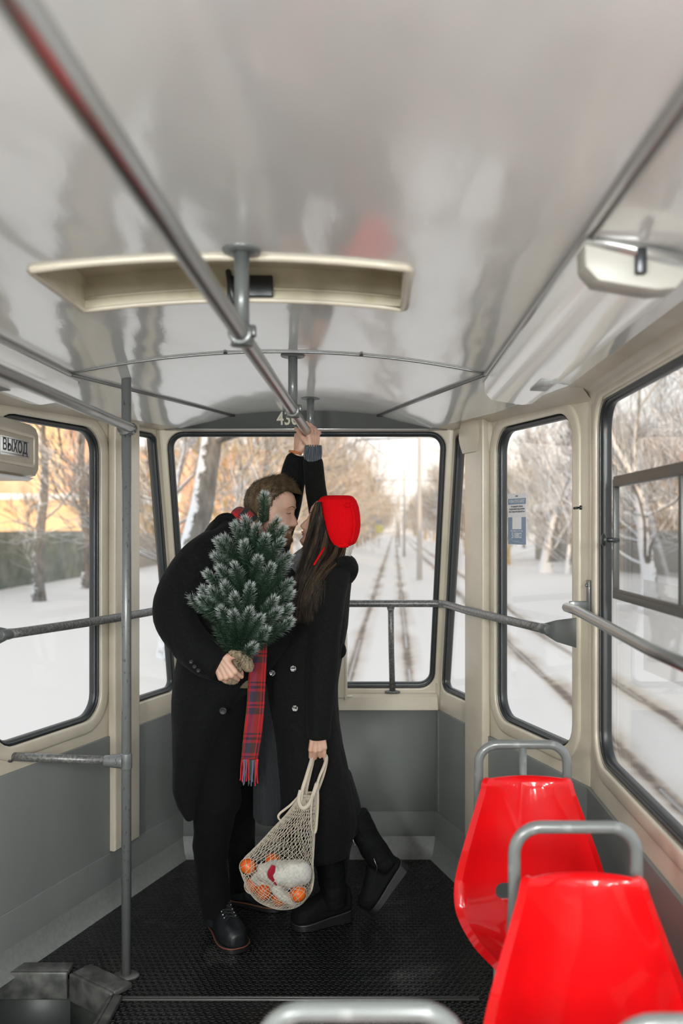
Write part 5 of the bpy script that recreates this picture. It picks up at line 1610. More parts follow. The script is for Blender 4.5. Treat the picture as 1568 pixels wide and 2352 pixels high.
# trousers
tb = MB()
loft_px(tb, [(1540, 450, 590, 3.34, 0.12), (1600, 446, 585, 3.33, 0.12), (1680, 447, 572, 3.31, 0.10), (1760, 447, 560, 3.29, 0.092), (1850, 446, 551, 3.28, 0.088), (1900, 445, 532, 3.28, 0.082), (1960, 447, 521, 3.30, 0.075), (2020, 452, 521, 3.32, 0.070), (2075, 460, 528, 3.32, 0.068), (2098, 464, 530, 3.32, 0.066)])
loft_px(tb, [(1560, 500, 600, 3.48, 0.11), (1680, 508, 598, 3.50, 0.10), (1780, 515, 590, 3.53, 0.09), (1860, 520, 583, 3.55, 0.08), (1950, 521, 583, 3.56, 0.075), (2020, 528, 582, 3.57, 0.068), (2038, 530, 580, 3.57, 0.066)])
tr = remeshed(tb, 0.008, 4); wrinkle(tr, 0.0065, 11, 9, (1, 1, 1.3))
mk('trousers', tr, M_trous, man)
b = MB(); loft_px(b, [(1552, 560, 566, 3.20, 0.006), (1580, 550, 577, 3.19, 0.008)], 12); mk('belt_tab', b, new_mat('khaki_cloth', (0.13, 0.10, 0.065), 0.8), man)

# shoes
def frame_foot(heel, toe, up=(0, 0, 1)):
    heel, toe = Vector(heel), Vector(toe)
    l = (toe - heel).normalized(); up = Vector(up); up = (up - l * up.dot(l)).normalized(); s = up.cross(l)
    return (lambda a, c, h: heel + l * a + s * c + up * h), (toe - heel).length
def boot(heel, toe, parent, up=(0, 0, 1), shaft=None, sole=0.022, wedge=0.0, mat=M_leather, welt=None, w=1.0, shaft_r=None, name='shoe'):
    tw, L = frame_foot(heel, toe, up)
    prof = [(0.00, 0.022, 0.055), (0.03, 0.031, 0.075), (0.12, 0.036, 0.095), (0.28, 0.036, 0.105), (0.42, 0.037, 0.098), (0.56, 0.042, 0.078), (0.70, 0.047, 0.066), (0.83, 0.046, 0.060), (0.93, 0.038, 0.052), (0.99, 0.024, 0.036), (1.0, 0.012, 0.022)]
    b = MB(); rg = []
    for q, hw, hh in prof:
        lift = wedge * max(0, 1 - q / 0.75)
        sec_ = []
        for k in range(20):
            t = 2 * PI * k / 20
            y = hw * w * math.copysign(abs(math.cos(t)) ** 0.8, math.cos(t)); z = math.sin(t)
            z = (hh * (z ** 0.8) if z > 0 else -0.010 * abs(z) ** 0.5)
            sec_.append(tw(q * L, y, sole + lift + 0.008 + z))
        rg.append(sec_)
    b.rings(rg)
    if shaft: b.tube([Vector(p) for p in catmull([p for p, r in shaft], 3)], [v.x for v in catmull([Vector((r, 0, 0)) for p, r in shaft], 3)], 18)
    up_ = remeshed(b, 0.0045, 4)
    if mat is M_suede: wrinkle(up_, 0.004, 16, 2, (1, 1, 1.6))
    o = mk(name, up_, mat, parent)
    # sole
    outl = []
    for q, hw, hh in prof: outl.append((q * L, (hw + 0.003) * w))
    full = [(-0.004, 0.012)] + outl[1:-1] + [(L + 0.003, 0.014), (L + 0.003, -0.014)] + [(a, -c) for a, c in reversed(outl[1:-1])] + [(-0.004, -0.012)]
    def lay(z0, z1, grow, nm, mt, tilt=True):
        b = MB(); n = len(full)
        def pt(a, c, z, top): return tw(a * (1 + 0), c * (1 + grow), z + (wedge * max(0, 1 - a / (0.75 * L)) if (top and tilt) else 0))
        b.rings([[pt(a, c, z0, False) for a, c in full], [pt(a, c, z1, True) for a, c in full]])
        mk(nm, b, mt, o, bevel=0.003, angle=40)
    lay(0.0, sole + 0.001, 0.02, 'sole', M_sole)
    if welt:
        b = MB(); b.tube([tw(a, c * 1.05, sole - 0.002 + wedge * max(0, 1 - a / (0.75 * L))) for a, c in full], 0.0022, 6, closed=True); mk('welt', b, welt, o)
    return o, tw, L
o, tw, L = boot((-0.632, 3.40, 0.0), (-0.500, 3.155, 0.0), man, shaft=[(P(497, 2120, 3.335), 0.046), (P(494, 2075, 3.335), 0.046)], welt=M_welt, w=1.12)
b = MB(); e_ = MB()
def upz(q, c):
    tab = [(0.12, 0.095), (0.28, 0.105), (0.42, 0.098), (0.56, 0.078), (0.70, 0.066), (0.83, 0.060)]
    hh = lerp_table(tab, q); hw = 0.041
    r_ = min(0.999, (abs(c) / hw)) ** 1.25
    return 0.030 + hh * (math.sqrt(1 - r_ * r_)) ** 0.8 + 0.0015
for k in range(5):
    q = 0.40 + k * 0.062
    for s_ in (-1, 1):
        e_.tube([tw(q * L, s_ * 0.021, upz(q, 0.021) - 0.003), tw(q * L, s_ * 0.0215, upz(q, 0.0215) + 0.0015)], [0.0040, 0.0034], 10)
    for s_ in (-1, 1):
        b.tube(catmull([tw((q + 0.062 * t_) * L, s_ * (-0.021 + 0.042 * t_), upz(q + 0.062 * t_, -0.021 + 0.042 * t_) + 0.0015 + 0.001 * s_) for t_ in (0, 0.25, 0.5, 0.75, 1)], 2), 0.0017, 6)
for s_ in (-1, 1):
    b.tube(catmull([tw(0.39 * L, 0, upz(0.39, 0) + 0.002), tw(0.37 * L, s_ * 0.018, upz(0.37, 0.018) + 0.006), tw(0.41 * L, s_ * 0.030, upz(0.41, 0.030) + 0.004), tw(0.44 * L, s_ * 0.020, upz(0.44, 0.02) + 0.003)], 4), 0.0016, 6)
mk('laces', b, M_lace, o); mk('eyelets', e_, M_zip, o)
boot((-0.600, 3.60, 0.0), (-0.372, 3.52, 0.0), man, shaft=[(P(552, 2060, 3.57), 0.045), (P(552, 2010, 3.57), 0.045)], welt=M_welt, w=1.05)
# watch strap and ring
b = MB(); cw = P(683, 1041, 3.53)
b.tube([cw + Vector((0.032 * math.cos(2 * PI * k / 20), 0.030 * math.sin(2 * PI * k / 20), -0.008 * math.cos(2 * PI * k / 20))) for k in range(20)], 0.0050, 8, closed=True, flat=1.0)
wt = mk('watch_strap', b, M_strap, man)
b = MB(); b.box(cw + Vector((0.022, -0.024, -0.006)), (0.010, 0.006, 0.012)); mk('buckle', b, M_zip, wt, bevel=0.001)

# tartan scarf
def tartan():
    m = new_mat('red_tartan_wool', (0.6, 0.02, 0.03), 0.9, sheen=0.3)
    n, l, b = nodes_of(m)
    uv = n.new('ShaderNodeUVMap'); uv.uv_map = 'UVMap'
    sp = n.new('ShaderNodeSeparateXYZ'); l.new(uv.outputs[0], sp.inputs[0])
    def ramp(sock, stops):
        fr = n.new('ShaderNodeMath'); fr.operation = 'FRACT'; l.new(sock, fr.inputs[0])
        r = n.new('ShaderNodeValToRGB'); r.color_ramp.interpolation = 'CONSTANT'
        el = r.color_ramp.elements
        el[0].position = 0; el[0].color = (*stops[0][1], 1)
        el[1].position = stops[1][0]; el[1].color = (*stops[1][1], 1)
        for p, c in stops[2:]:
            e = el.new(p); e.color = (*c, 1)
        l.new(fr.outputs[0], r.inputs[0]); return r.outputs[0]
    R, G, K, B_, Y_, D = (0.36, 0.004, 0.010), (0.014, 0.022, 0.021), (0.005, 0.006, 0.007), (0.045, 0.026, 0.065), (0.24, 0.12, 0.015), (0.08, 0.020, 0.012)
    cu = ramp(sp.outputs['X'], [(0, Y_), (0.03, K), (0.06, R), (0.15, B_), (0.46, D), (0.72, R), (0.80, K), (0.86, R), (0.94, K)])
    cv = ramp(sp.outputs['Y'], [(0, R), (0.30, G), (0.42, R), (0.46, K), (0.49, R), (0.54, G), (0.74, R), (0.80, K), (0.85, R), (0.90, K), (0.93, R)])
    mx = n.new('ShaderNodeMixRGB'); mx.inputs[0].default_value = 0.42
    l.new(cu, mx.inputs[1]); l.new(cv, mx.inputs[2]); l.new(mx.outputs[0], b.inputs['Base Color'])
    b.inputs['Sheen Weight'].default_value = 0.05
    add_bump(m, 350, 0.3, 0.001)
    return m
M_tartan = tartan()
def set_uv(o, fn):
    me = o.data; uvl = me.uv_layers.new(name='UVMap')
    off_ = root_offset(o.parent)
    for lp in me.loops:
        uvl.data[lp.index].uv = fn(me.vertices[lp.vertex_index].co + off_)
def ribbon(b, cl, th=0.006, n=9):
    """cl: (cx, half width px, py, Y)"""
    rows = []
    for cx_, hw, py, Y in cl:
        fr_ = []
        for k in range(n):
            u = -1 + 2 * k / (n - 1)
            fr_.append(P(cx_ + u * hw, py, Y + 0.006 * math.sin(u * 4 + py * 0.02)))
        rows.append([p + Vector((0, -th / 2, 0)) for p in fr_] + [p + Vector((0, th / 2, 0)) for p in reversed(fr_)])
    b.rings(rows)
b = MB()
cl = [(598, 17, 1440, 3.17), (595, 18, 1500, 3.155), (590, 20, 1560, 3.15), (587, 20.5, 1620, 3.16), (580, 21, 1690, 3.165), (573, 19, 1745, 3.17)]
clm = catmull([Vector((c, h, p)) for c, h, p, Y in cl], 5); cly = catmull([Vector((Y, 0, 0)) for c, h, p, Y in cl], 5)
ribbon(b, [(v.x, v.y, v.z, y.x) for v, y in zip(clm, cly)])
sc_ = mk('scarf', b, M_tartan, man)
def uv_tail(co):
    Y = co.y; py = CY - (co.z - CAMZ) * F / Y; px = co.x / Y * F + CX
    cx_ = lerp_table([(1440, 598), (1500, 595), (1560, 590), (1620, 587), (1690, 580), (1745, 573)], py); hw = lerp_table([(1440, 17), (1500, 18), (1560, 20), (1620, 20.5), (1690, 21), (1745, 19)], py)
    return (0.012 + 0.96 * max(0, min(1, (px - cx_ + hw) / (2 * hw))), -(py - 1440) / 118.0)
set_uv(sc_, uv_tail)
rf = random.Random(4)
fm = [new_mat('fringe_red', (0.5, 0.012, 0.02), 0.9), new_mat('fringe_blue', (0.10, 0.11, 0.17), 0.9), new_mat('fringe_green', (0.045, 0.06, 0.05), 0.9)]
for ci, m_ in enumerate(fm):
    b = MB()
    for k in range(16):
        if (0 if k in (0, 1, 5, 6, 13, 14, 15) else (1 if k in (2, 3, 4, 10, 11) else 2)) != ci: continue
        x0 = 555 + 37 * k / 15
        x1 = x0 - 1 + rf.uniform(-3, 3)
        pts = [P(x0, 1744, 3.17), P(x0 + rf.uniform(-2, 1), 1765, 3.168), P(x1, 1788 + rf.uniform(-6, 6), 3.17), P(x1 + rf.uniform(-2, 2), 1800 + rf.uniform(-8, 6), 3.17)]
        b.tube(catmull(pts, 4), 0.0022, 6)
    mk('fringe', b, m_, sc_)
b = MB()
loft_px(b, [(1164, 543, 553, 3.36, 0.05), (1172, 536, 566, 3.36, 0.085), (1186, 529, 582, 3.36, 0.105), (1202, 524, 592, 3.36, 0.112), (1216, 528, 605, 3.36, 0.11), (1235, 545, 612, 3.36, 0.09)])
tube_px(b, [(560, 1170, 3.27, 0.012), (575, 1188, 3.26, 0.016), (590, 1212, 3.25, 0.02), (610, 1235, 3.24, 0.02)])
rr = remeshed(b, 0.006, 3); wrinkle(rr, 0.008, 16, 5)
s2 = mk('neck_scarf', rr, M_tartan, man)
set_uv(s2, lambda co: ((co.x * 0.75 - co.z * 0.65) * 3.2 + 0.35, (co.x * 0.5 + co.z * 0.85) * 1.6 + 0.55))

# ================================================================ WOMAN
ww, wf, wu, ws = frame_head(731, 1267, HY - 0.005, math.radians(18), -1, 0.945, yaw=math.radians(5))
wom = thing('person', (-0.17, 3.40, 0), 'woman in black coat and red knitted bonnet, holding a net bag, one foot raised', 'person')
body = MB(); join(body, head_grid(ww, fem=True))
bb = MB()
bb.capsule(ww(-0.02, 0.05, 0), P(752, 1310, 3.40), 0.045, 0.055)
bb.capsule(P(745, 1320, 3.40), P(705, 1600, 3.40), 0.085, 0.10, 20)
bb.capsule(P(720, 1640, 3.36), P(745, 1860, 3.38), 0.06, 0.045); bb.capsule(P(745, 1860, 3.38), P(758, 2000, 3.39), 0.045, 0.03)
bb.capsule(P(720, 1640, 3.46), P(775, 1850, 3.46), 0.06, 0.045); bb.capsule(P(775, 1850, 3.46), P(838, 1930, 3.46), 0.045, 0.03)
bb.capsule(P(750, 1330, 3.30), P(742, 1510, 3.24), 0.035, 0.03); bb.capsule(P(742, 1510, 3.24), P(732, 1680, 3.22), 0.03, 0.022)
bb.capsule(P(765, 1310, 3.48), P(732, 1180, 3.50), 0.035, 0.03); bb.capsule(P(732, 1180, 3.50), P(721, 1080, 3.475), 0.03, 0.022)
join(body, remeshed(bb, 0.010, 3))
hb = MB()
hand(hb, P(730, 1677, 3.215), (0.0, 0.0, -1), (0.1, -1, 0), (-1, 0, 0), [(0.50, 1.7, 0.8), (0.62, 1.7, 0.8), (0.58, 1.6, 0.8), (0.25, 0.4, 0.3)], 0.90, thumb=((0.25, 0.6), (-0.1, 0.8)), forearm=0.05)
hand(hb, P(719, 1029, 3.445), (-0.02, 0.0, 1), (0.72, -0.70, 0), (-0.6, -0.7, 0), [(0.80, 1.25, 0.7), (0.85, 1.25, 0.7), (0.85, 1.2, 0.7), (0.8, 1.1, 0.6)], 0.90, thumb=((0.35, 0.5), (0.1, 0.7)), forearm=0.02)
join(body, remeshed(hb, 0.0026, 3))
mk('body', body, M_skin, wom, label='skin of the face and hands')
for s_ in (1, -1):
    curve_on_face(ww, [(0.1195, s_ * 0.018), (0.1155, s_ * 0.028), (0.115, s_ * 0.036), (0.1195, s_ * 0.046)], 0.0015, M_lash, 'eyelashes', wom, True)
    curve_on_face(ww, [(0.139, s_ * 0.013), (0.1430, s_ * 0.024), (0.1435, s_ * 0.036), (0.138, s_ * 0.048)], 0.0020, M_hairw, 'eyebrow', wom, True, flat=0.6)
curve_on_face(ww, [(0.0550, -0.017), (0.0563, -0.005), (0.0563, 0.005), (0.0550, 0.017)], 0.0034, M_lip, 'upper_lip', wom, True)
curve_on_face(ww, [(0.0500, -0.015), (0.0490, -0.005), (0.0490, 0.005), (0.0500, 0.015)], 0.0036, M_lip, 'lower_lip', wom, True)
# hair
rh_ = random.Random(21)
G = [[(724, 1154, 3.33), (714, 1185, 3.315), (710, 1215, 3.305), (701, 1258, 3.295), (690, 1310, 3.27), (678, 1370, 3.25), (668, 1432, 3.24)],
     [(736, 1152, 3.30), (724, 1215, 3.29), (712, 1255, 3.27), (699, 1310, 3.25), (688, 1365, 3.235), (684, 1425, 3.23)],
     [(742, 1190, 3.285), (733, 1245, 3.27), (718, 1290, 3.25), (702, 1335, 3.235), (694, 1385, 3.225), (704, 1432, 3.225)],
     [(756, 1250, 3.285), (746, 1275, 3.265), (728, 1305, 3.24), (711, 1350, 3.225), (706, 1390, 3.22), (716, 1415, 3.22)],
     [(778, 1254, 3.30), (768, 1280, 3.275), (746, 1305, 3.245), (726, 1340, 3.225), (716, 1380, 3.22), (722, 1400, 3.22)],
     [(796, 1250, 3.33), (789, 1276, 3.30), (772, 1297, 3.27), (750, 1318, 3.245), (738, 1350, 3.23), (730, 1385, 3.225)]]
GP = [catmull([P(*p) for p in g], 6) for g in G]
mlen = min(len(g) for g in GP)
GP = [[g[int(i * (len(g) - 1) / (mlen - 1))] for i in range(mlen)] for g in GP]
def hair_curve(u, dy, jit):
    i = min(len(GP) - 2, int(u)); f_ = u - i
    ph = rh_.uniform(0, 6.28); am = jit * rh_.uniform(0.3, 1)
    out = []
    for k in range(mlen):
        q = k / (mlen - 1)
        p = GP[i][k].lerp(GP[i + 1][k], f_)
        out.append(p + Vector((am * math.sin(ph + q * 5) * q, dy * (1 - 0.3 * q) + am * 0.5 * math.cos(ph + q * 4) * q, am * 0.4 * math.sin(ph * 2 + q * 3) * q)))
    return out
b = MB()
# under layer: a thick sheet of hair
top = []
for k in range(0, int(mlen * 0.72)):
    top.append([GP[i][k] + Vector((0, 0.012, 0)) for i in range(6)] + [GP[i][k] + Vector((0, 0.075 * (1 - 0.4 * k / mlen), 0)) for i in reversed(range(6))])
b.rings(top)
for j in range(1250):
    b.tube(hair_curve(rh_.uniform(0, 4.999), rh_.uniform(-0.004, 0.03), 0.026), [0.00125 * (1 - 0.8 * (i / (mlen - 1)) ** 2) for i in range(mlen)], 4, caps=False)
# crown under the bonnet
b.add(*(lambda h_: (h_.v, h_.f))(head_grid(ww, True, 40, 40, off=lambda a, h, c, t: 0.001 if (h > 0.17 and a < 0.055) or (a < 0.045 and h > 0.05) else -0.01)))
mk('hair', b, M_hairw, wom, recalc=False)
b = MB()
for j in range(150):
    b.tube(hair_curve(rh_.choice([0.2, 1.4, 2.6, 3.8, 4.7]) + rh_.uniform(-0.15, 0.25), rh_.uniform(-0.008, 0.0), 0.03), [0.0010 * (1 - 0.8 * (i / (mlen - 1)) ** 2) for i in range(mlen)], 4, caps=False)
mk('hair_locks', b, M_hairl, wom, recalc=False, label='lighter brown locks')
# bonnet
b = MB()
rows = [(1138, 752, 804, HY, 0.030), (1141, 738, 811, HY, 0.055), (1149, 731, 818, HY, 0.078), (1165, 729, 824, HY, 0.090), (1185, 731, 827, HY, 0.099), (1205, 733, 828, HY, 0.101), (1222, 737, 826, HY, 0.099), (1236, 742, 822, HY, 0.094), (1247, 748, 817, HY, 0.088), (1255, 757, 806, HY, 0.080)]
loft_px(b, rows, 40, 0.78)
bon = remeshed(b, 0.005, 4)
bo_ = mk('bonnet', bon, M_knitred, wom)
b = MB()
def side_pt(px, py, e=0.004):
    # point on the near side of the bonnet
    for r0_, r1_ in zip(rows, rows[1:]):
        if py <= r1_[0]:
            t = max(0, (py - r0_[0]) / (r1_[0] - r0_[0])); break
    xl, xr, dh = [r0_[i] + (r1_[i] - r0_[i]) * t for i in (1, 2, 4)]
    cx_, hw = (xl + xr) / 2, (xr - xl) / 2
    cc = max(-1, min(1, (px - cx_) / hw)); th = math.acos(math.copysign(abs(cc) ** (1 / 0.78), cc))
    return P(px, py, HY - dh * abs(math.sin(th)) ** 0.78 - e)
rimp = [(733, 1150), (732, 1168), (734, 1190), (737, 1210), (741, 1228), (746, 1243), (756, 1252), (775, 1254), (797, 1252)]
b.tube(catmull([side_pt(x + 2, y, 0.005) for x, y in rimp], 4), 0.0085, 10)
mk('rim', b, M_knitred, bo_)
b = MB(); b.tube(catmull([side_pt(x, y, 0.002) for x, y in ((806, 1160), (811, 1180), (813, 1200), (812, 1222), (806, 1246))], 4), 0.0055, 8)
b.ball(side_pt(797, 1161), (0.012, 0.010, 0.009), 14, 10); b.ball(side_pt(806, 1158), (0.010, 0.009, 0.008), 12, 8)
mk('back_seam', b, M_knitred, bo_)
b = MB(); b.tube(catmull([side_pt(748, 1250, 0.008), P(742, 1262, 3.235), P(731, 1280, 3.205), P(720, 1298, 3.195)], 5), 0.0034, 8); mk('tie_cord', b, M_knitred, bo_)
# white knitted collar at the nape, grey scarf below the chin
b = MB(); loft_px(b, [(1248, 770, 812, HY, 0.06), (1262, 775, 808, HY, 0.075), (1278, 770, 804, HY, 0.08), (1290, 765, 800, HY, 0.07)]); rr = remeshed(b, 0.006, 2); wrinkle(rr, 0.008, 30, 1)
mk('knitted_collar', rr, M_whiteknit, wom)
b = MB(); tube_px(b, [(655, 1330, 3.33, 0.030), (668, 1312, 3.31, 0.040), (690, 1285, 3.31, 0.034), (708, 1262, 3.33, 0.024)]); tube_px(b, [(650, 1345, 3.32, 0.014), (690, 1345, 3.27, 0.020)])
rr = remeshed(b, 0.006, 3); wrinkle(rr, 0.006, 20, 1); mk('grey_scarf', rr, M_greyscarf, wom)
# coat
cb_ = MB()
loft_px(cb_, [(1278, 748, 800, 3.40, 0.07), (1292, 716, 806, 3.40, 0.13), (1320, 696, 806, 3.40, 0.165), (1360, 687, 802, 3.40, 0.17), (1400, 681, 799, 3.40, 0.17), (1440, 672, 796, 3.40, 0.165), (1480, 655, 786, 3.40, 0.16), (1520, 632, 780, 3.40, 0.16),
              (1560, 613, 776, 3.40, 0.165), (1620, 616, 775, 3.40, 0.17), (1680, 624, 780, 3.40, 0.17), (1740, 630, 792, 3.40, 0.17), (1800, 634, 804, 3.40, 0.17), (1850, 637, 815, 3.40, 0.17), (1890, 639, 820, 3.41, 0.165), (1925, 642, 812, 3.41, 0.155), (1956, 645, 803, 3.41, 0.15)])
loft_px(cb_, [(1780, 770, 808, 3.47, 0.11), (1850, 775, 826, 3.48, 0.10), (1895, 778, 831, 3.48, 0.09), (1918, 779, 812, 3.48, 0.08), (1960, 783, 803, 3.47, 0.07), (2020, 786, 801, 3.46, 0.06)])
tube_px(cb_, [(765, 1315, 3.36, 0.070), (757, 1345, 3.31, 0.072), (750, 1410, 3.28, 0.066), (744, 1480, 3.255, 0.058), (740, 1540, 3.24, 0.055), (735, 1610, 3.225, 0.050), (731, 1700, 3.215, 0.045)])
tube_px(cb_, [(775, 1300, 3.46, 0.060), (742, 1205, 3.52, 0.046), (727, 1130, 3.50, 0.044), (721, 1080, 3.475, 0.042), (719, 1052, 3.455, 0.0375)])
cr_ = remeshed(cb_, 0.0085, 5); wrinkle(cr_, 0.010, 7.5, 21)
mk('coat', cr_, M_coatw, wom)
b = MB()
tube_px(b, [(770, 1292, 3.27, 0.014), (795, 1290, 3.30, 0.024), (808, 1302, 3.36, 0.026), (806, 1322, 3.38, 0.022), (792, 1336, 3.34, 0.018), (776, 1342, 3.28, 0.010)])
tube_px(b, [(790, 1275, 3.38, 0.014), (806, 1290, 3.40, 0.020), (811, 1308, 3.42, 0.020), (800, 1335, 3.44, 0.018)])
rr = remeshed(b, 0.006, 3); mk('hood', rr, M_coatw, wom)
b = MB(); tube_px(b, [(778, 1470, 3.36, 0.012), (783, 1495, 3.36, 0.022), (776, 1512, 3.36, 0.012)], 12)
mk('elbow_fold', remeshed(b, 0.005, 3), M_coatw, wom)
for x, y in ((625, 1546), (673, 1536), (677, 1627)): disc_button(x, y, {625: 3.275, 673: 3.228, 677: 3.222}[x], 0.0115, M_btn, wom)
b = MB(); loft_px(b, [(1560, 592, 645, 3.43, 0.10), (1620, 588, 660, 3.42, 0.12), (1700, 585, 670, 3.42, 0.13), (1800, 583, 680, 3.42, 0.135), (1866, 583, 690, 3.42, 0.135), (1873, 586, 690, 3.42, 0.13)])
rr = remeshed(b, 0.006, 2); mk('knitted_dress', rr, M_navy, wom)
b = MB(); tube_px(b, [(718, 1060, 3.457, 0.031), (719, 1040, 3.448, 0.0325), (719.5, 1025, 3.443, 0.0305)], 28)
o = mk('knitted_cuff', b, M_cuff, wom)
# ribs as geometry on the cuff
b = MB()
for k in range(20):
    a = 2 * PI * k / 20
    b.tube([P(718, 1056, 3.456) + Vector((0.0315 * math.cos(a), 0.0315 * math.sin(a), 0)), P(719, 1040, 3.448) + Vector((0.033 * math.cos(a), 0.033 * math.sin(a), 0)), P(719.5, 1024, 3.443) + Vector((0.031 * math.cos(a), 0.031 * math.sin(a), 0.001))], 0.0028, 6)
mk('ribs', b, M_cuff, o)
# boots
boot((-0.105, 3.44, 0.0), (-0.325, 3.35, 0.0), wom, shaft=[(P(768, 2080, 3.40), 0.050), (P(762, 2020, 3.40), 0.052), (P(756, 1970, 3.39), 0.056), (P(752, 1925, 3.39), 0.058)], sole=0.026, wedge=0.022, mat=M_suede, name='boot', w=1.05)
o, tw, L = boot((0.125, 3.47, 0.188), (-0.018, 3.44, 0.012), wom, up=(-0.75, 0, 0.6), shaft=[(P(893, 1990, 3.46), 0.045), (P(868, 1965, 3.46), 0.052), (P(838, 1915, 3.46), 0.052), (P(815, 1870, 3.46), 0.054)], sole=0.026, wedge=0.014, mat=M_suede, name='boot', w=1.0)
b = MB(); b.tube([P(809, 1920, 3.405), P(812, 1934, 3.402), P(815, 1940, 3.400)], 0.0018, 6); b.ball(P(815, 1941, 3.40), 0.003, 8, 6); b.tube([P(858, 1972, 3.405), P(866, 1992, 3.41), P(862, 2012, 3.415)], 0.0008, 5)
mk('zip', b, M_zip, o)
# ================================================================ small artificial fir tree in the man's arm
M_needle = new_mat('frosted_needles', (0.02, 0.06, 0.03), 0.55, spec=0.3)
n, l, b = nodes_of(M_needle)
an = n.new('ShaderNodeAttribute'); an.attribute_name = 'frost'
rp = n.new('ShaderNodeValToRGB')
el = rp.color_ramp.elements
el[0].color = (0.012, 0.032, 0.016, 1); el[1].color = (0.70, 0.73, 0.73, 1); el[1].position = 0.95
e = el.new(0.45); e.color = (0.030, 0.060, 0.034, 1)
e = el.new(0.62); e.color = (0.20, 0.25, 0.22, 1)
l.new(an.outputs['Fac'], rp.inputs[0]); l.new(rp.outputs[0], b.inputs['Base Color'])
M_twig = new_mat('brown_twig', (0.12, 0.065, 0.03), 0.8)
M_burlap = new_mat('burlap', (0.27, 0.215, 0.145), 0.95)
add_noise_color(M_burlap, (0.12, 0.09, 0.055), (0.30, 0.235, 0.155), 160, 0.35, 0.65, detail=6)
add_bump(M_burlap, 200, 0.9, 0.003)
fir = thing('fir_tree', (-0.49, 3.08, 1.10), 'small artificial fir tree with frosted tips and burlap-wrapped foot, held in front of the man', 'fir tree')
axis0, axis1 = P(546, 1525, 3.085), P(603, 1206, 3.075)
rt = random.Random(8)
b = MB(); b.tube([P(538, 1562, 3.09), axis0, axis0.lerp(axis1, 0.5), axis1], [0.010, 0.009, 0.006, 0.004], 10); mk('stem', b, M_twig, fir)
tips = [(608, 1134, 0), (563, 1190, 0), (540, 1203, 0), (516, 1233, 0), (501, 1240, 0), (636, 1192, 0), (650, 1210, 0), (589, 1208, 1), (610, 1232, 1), (645, 1240, 0), (561, 1246, 1), (495, 1273, 0), (593, 1281, 2), (539, 1297, 2),
        (663, 1273, 0), (659, 1292, 0), (622, 1299, 1), (506, 1303, 1), (477, 1314, 0), (630, 1268, 0), (516, 1340, 2), (575, 1344, 2), (665, 1334, 0), (667, 1357, 0), (467, 1350, 0), (485, 1352, 1), (438, 1367, 0), (461, 1371, 1),
        (538, 1367, 2), (630, 1373, 1), (508, 1397, 2), (573, 1401, 2), (597, 1416, 2), (536, 1407, 2), (638, 1401, 1), (664, 1393, 0), (666, 1423, 0), (610, 1444, 1), (500, 1440, -1), (581, 1481, 1), (532, 1452, -1), (560, 1450, -1), (630, 1435, -1), (545, 1330, -1), (600, 1350, -1), (520, 1420, -1), (640, 1325, -1)]
for (tx_, ty_, near) in tips:
    fr_ax = max(0.02, min(1.0, (1525 - (ty_ + rt.uniform(62, 95))) / (1525 - 1206.0)))
    if ty_ < 1150: fr_ax = 1.0
    base = axis0.lerp(axis1, fr_ax)
    dY = {0: rt.uniform(-0.03, 0.06), 1: -0.055, 2: -0.095, -1: -0.03}[near]
    tip = P(tx_, ty_ + 4, 3.07 + dY)
    d = tip - base; L = d.length
    if L > 0.17: base = tip - d * (0.17 / L); base = base.lerp(axis0.lerp(axis1, fr_ax), 0.35); d = tip - base; L = d.length
    mid = base.lerp(tip, 0.5) + Vector((0, -0.01, -0.008))
    path = catmull([base, mid, tip], 6)
    dirn = (path[-1] - path[-4]).normalized()
    b = MB(); fr = []
    o0 = len(b.v)
    b.tube(path, [0.0022] * (len(path) - 1) + [0.001], 5); fr += [0.0] * (len(b.v) - o0)
    nn = 520 if near >= 0 else 330
    frosty = 1.0 if near >= 0 else 0.35
    for k in range(nn):
        q = (k + rt.random()) / nn
        q = 0.06 + 0.96 * q ** 0.85
        i = min(len(path) - 2, int(min(q, 0.999) * (len(path) - 1))); f_ = min(q, 1.0) * (len(path) - 1) - i
        c = path[i].lerp(path[i + 1], f_)
        t = (path[i + 1] - path[i]).normalized()
        o_ = rotv(t.orthogonal().normalized(), t, rt.uniform(0, 2 * PI))
        end = max(0, (q - 0.80) / 0.2)
        ang = math.radians(rt.uniform(45, 78) * (1 - 0.45 * end))
        ln_ = rt.uniform(0.024, 0.036) * (1 - 0.15 * end)
        dd = (t * math.cos(ang) + o_ * math.sin(ang) + Vector((0, 0, -0.10))).normalized()
        bend = (dd + t * 0.30).normalized()
        p1 = c + dd * ln_ * 0.55; p2 = p1 + bend * ln_ * 0.45
        s_ = dd.cross(t).normalized() * 0.0007; s2_ = dd.cross(s_).normalized() * 0.0007
        o = len(b.v)
        b.v += [c + s_, c - s_ * 0.5 + s2_ * 0.87, c - s_ * 0.5 - s2_ * 0.87, p1 + s_, p1 - s_ * 0.5 + s2_ * 0.87, p1 - s_ * 0.5 - s2_ * 0.87, p2]
        for a_ in range(3):
            c_ = (a_ + 1) % 3
            b.f.append((o + a_, o + c_, o + 3 + c_, o + 3 + a_)); b.f.append((o + 3 + a_, o + 3 + c_, o + 6))
        f0 = max(0, (q - 0.28)) * 1.25 * frosty + rt.uniform(-0.12, 0.12)
        fr += [0.0, 0.0, 0.0] + [min(1, f0 * 0.75)] * 3 + [min(1, f0 * 1.35)]
    ob = mk('sprig', b, M_needle, fir, smooth=False, recalc=False)
    at = ob.data.attributes.new('frost', 'FLOAT', 'POINT'); at.data.foreach_set('value', fr)
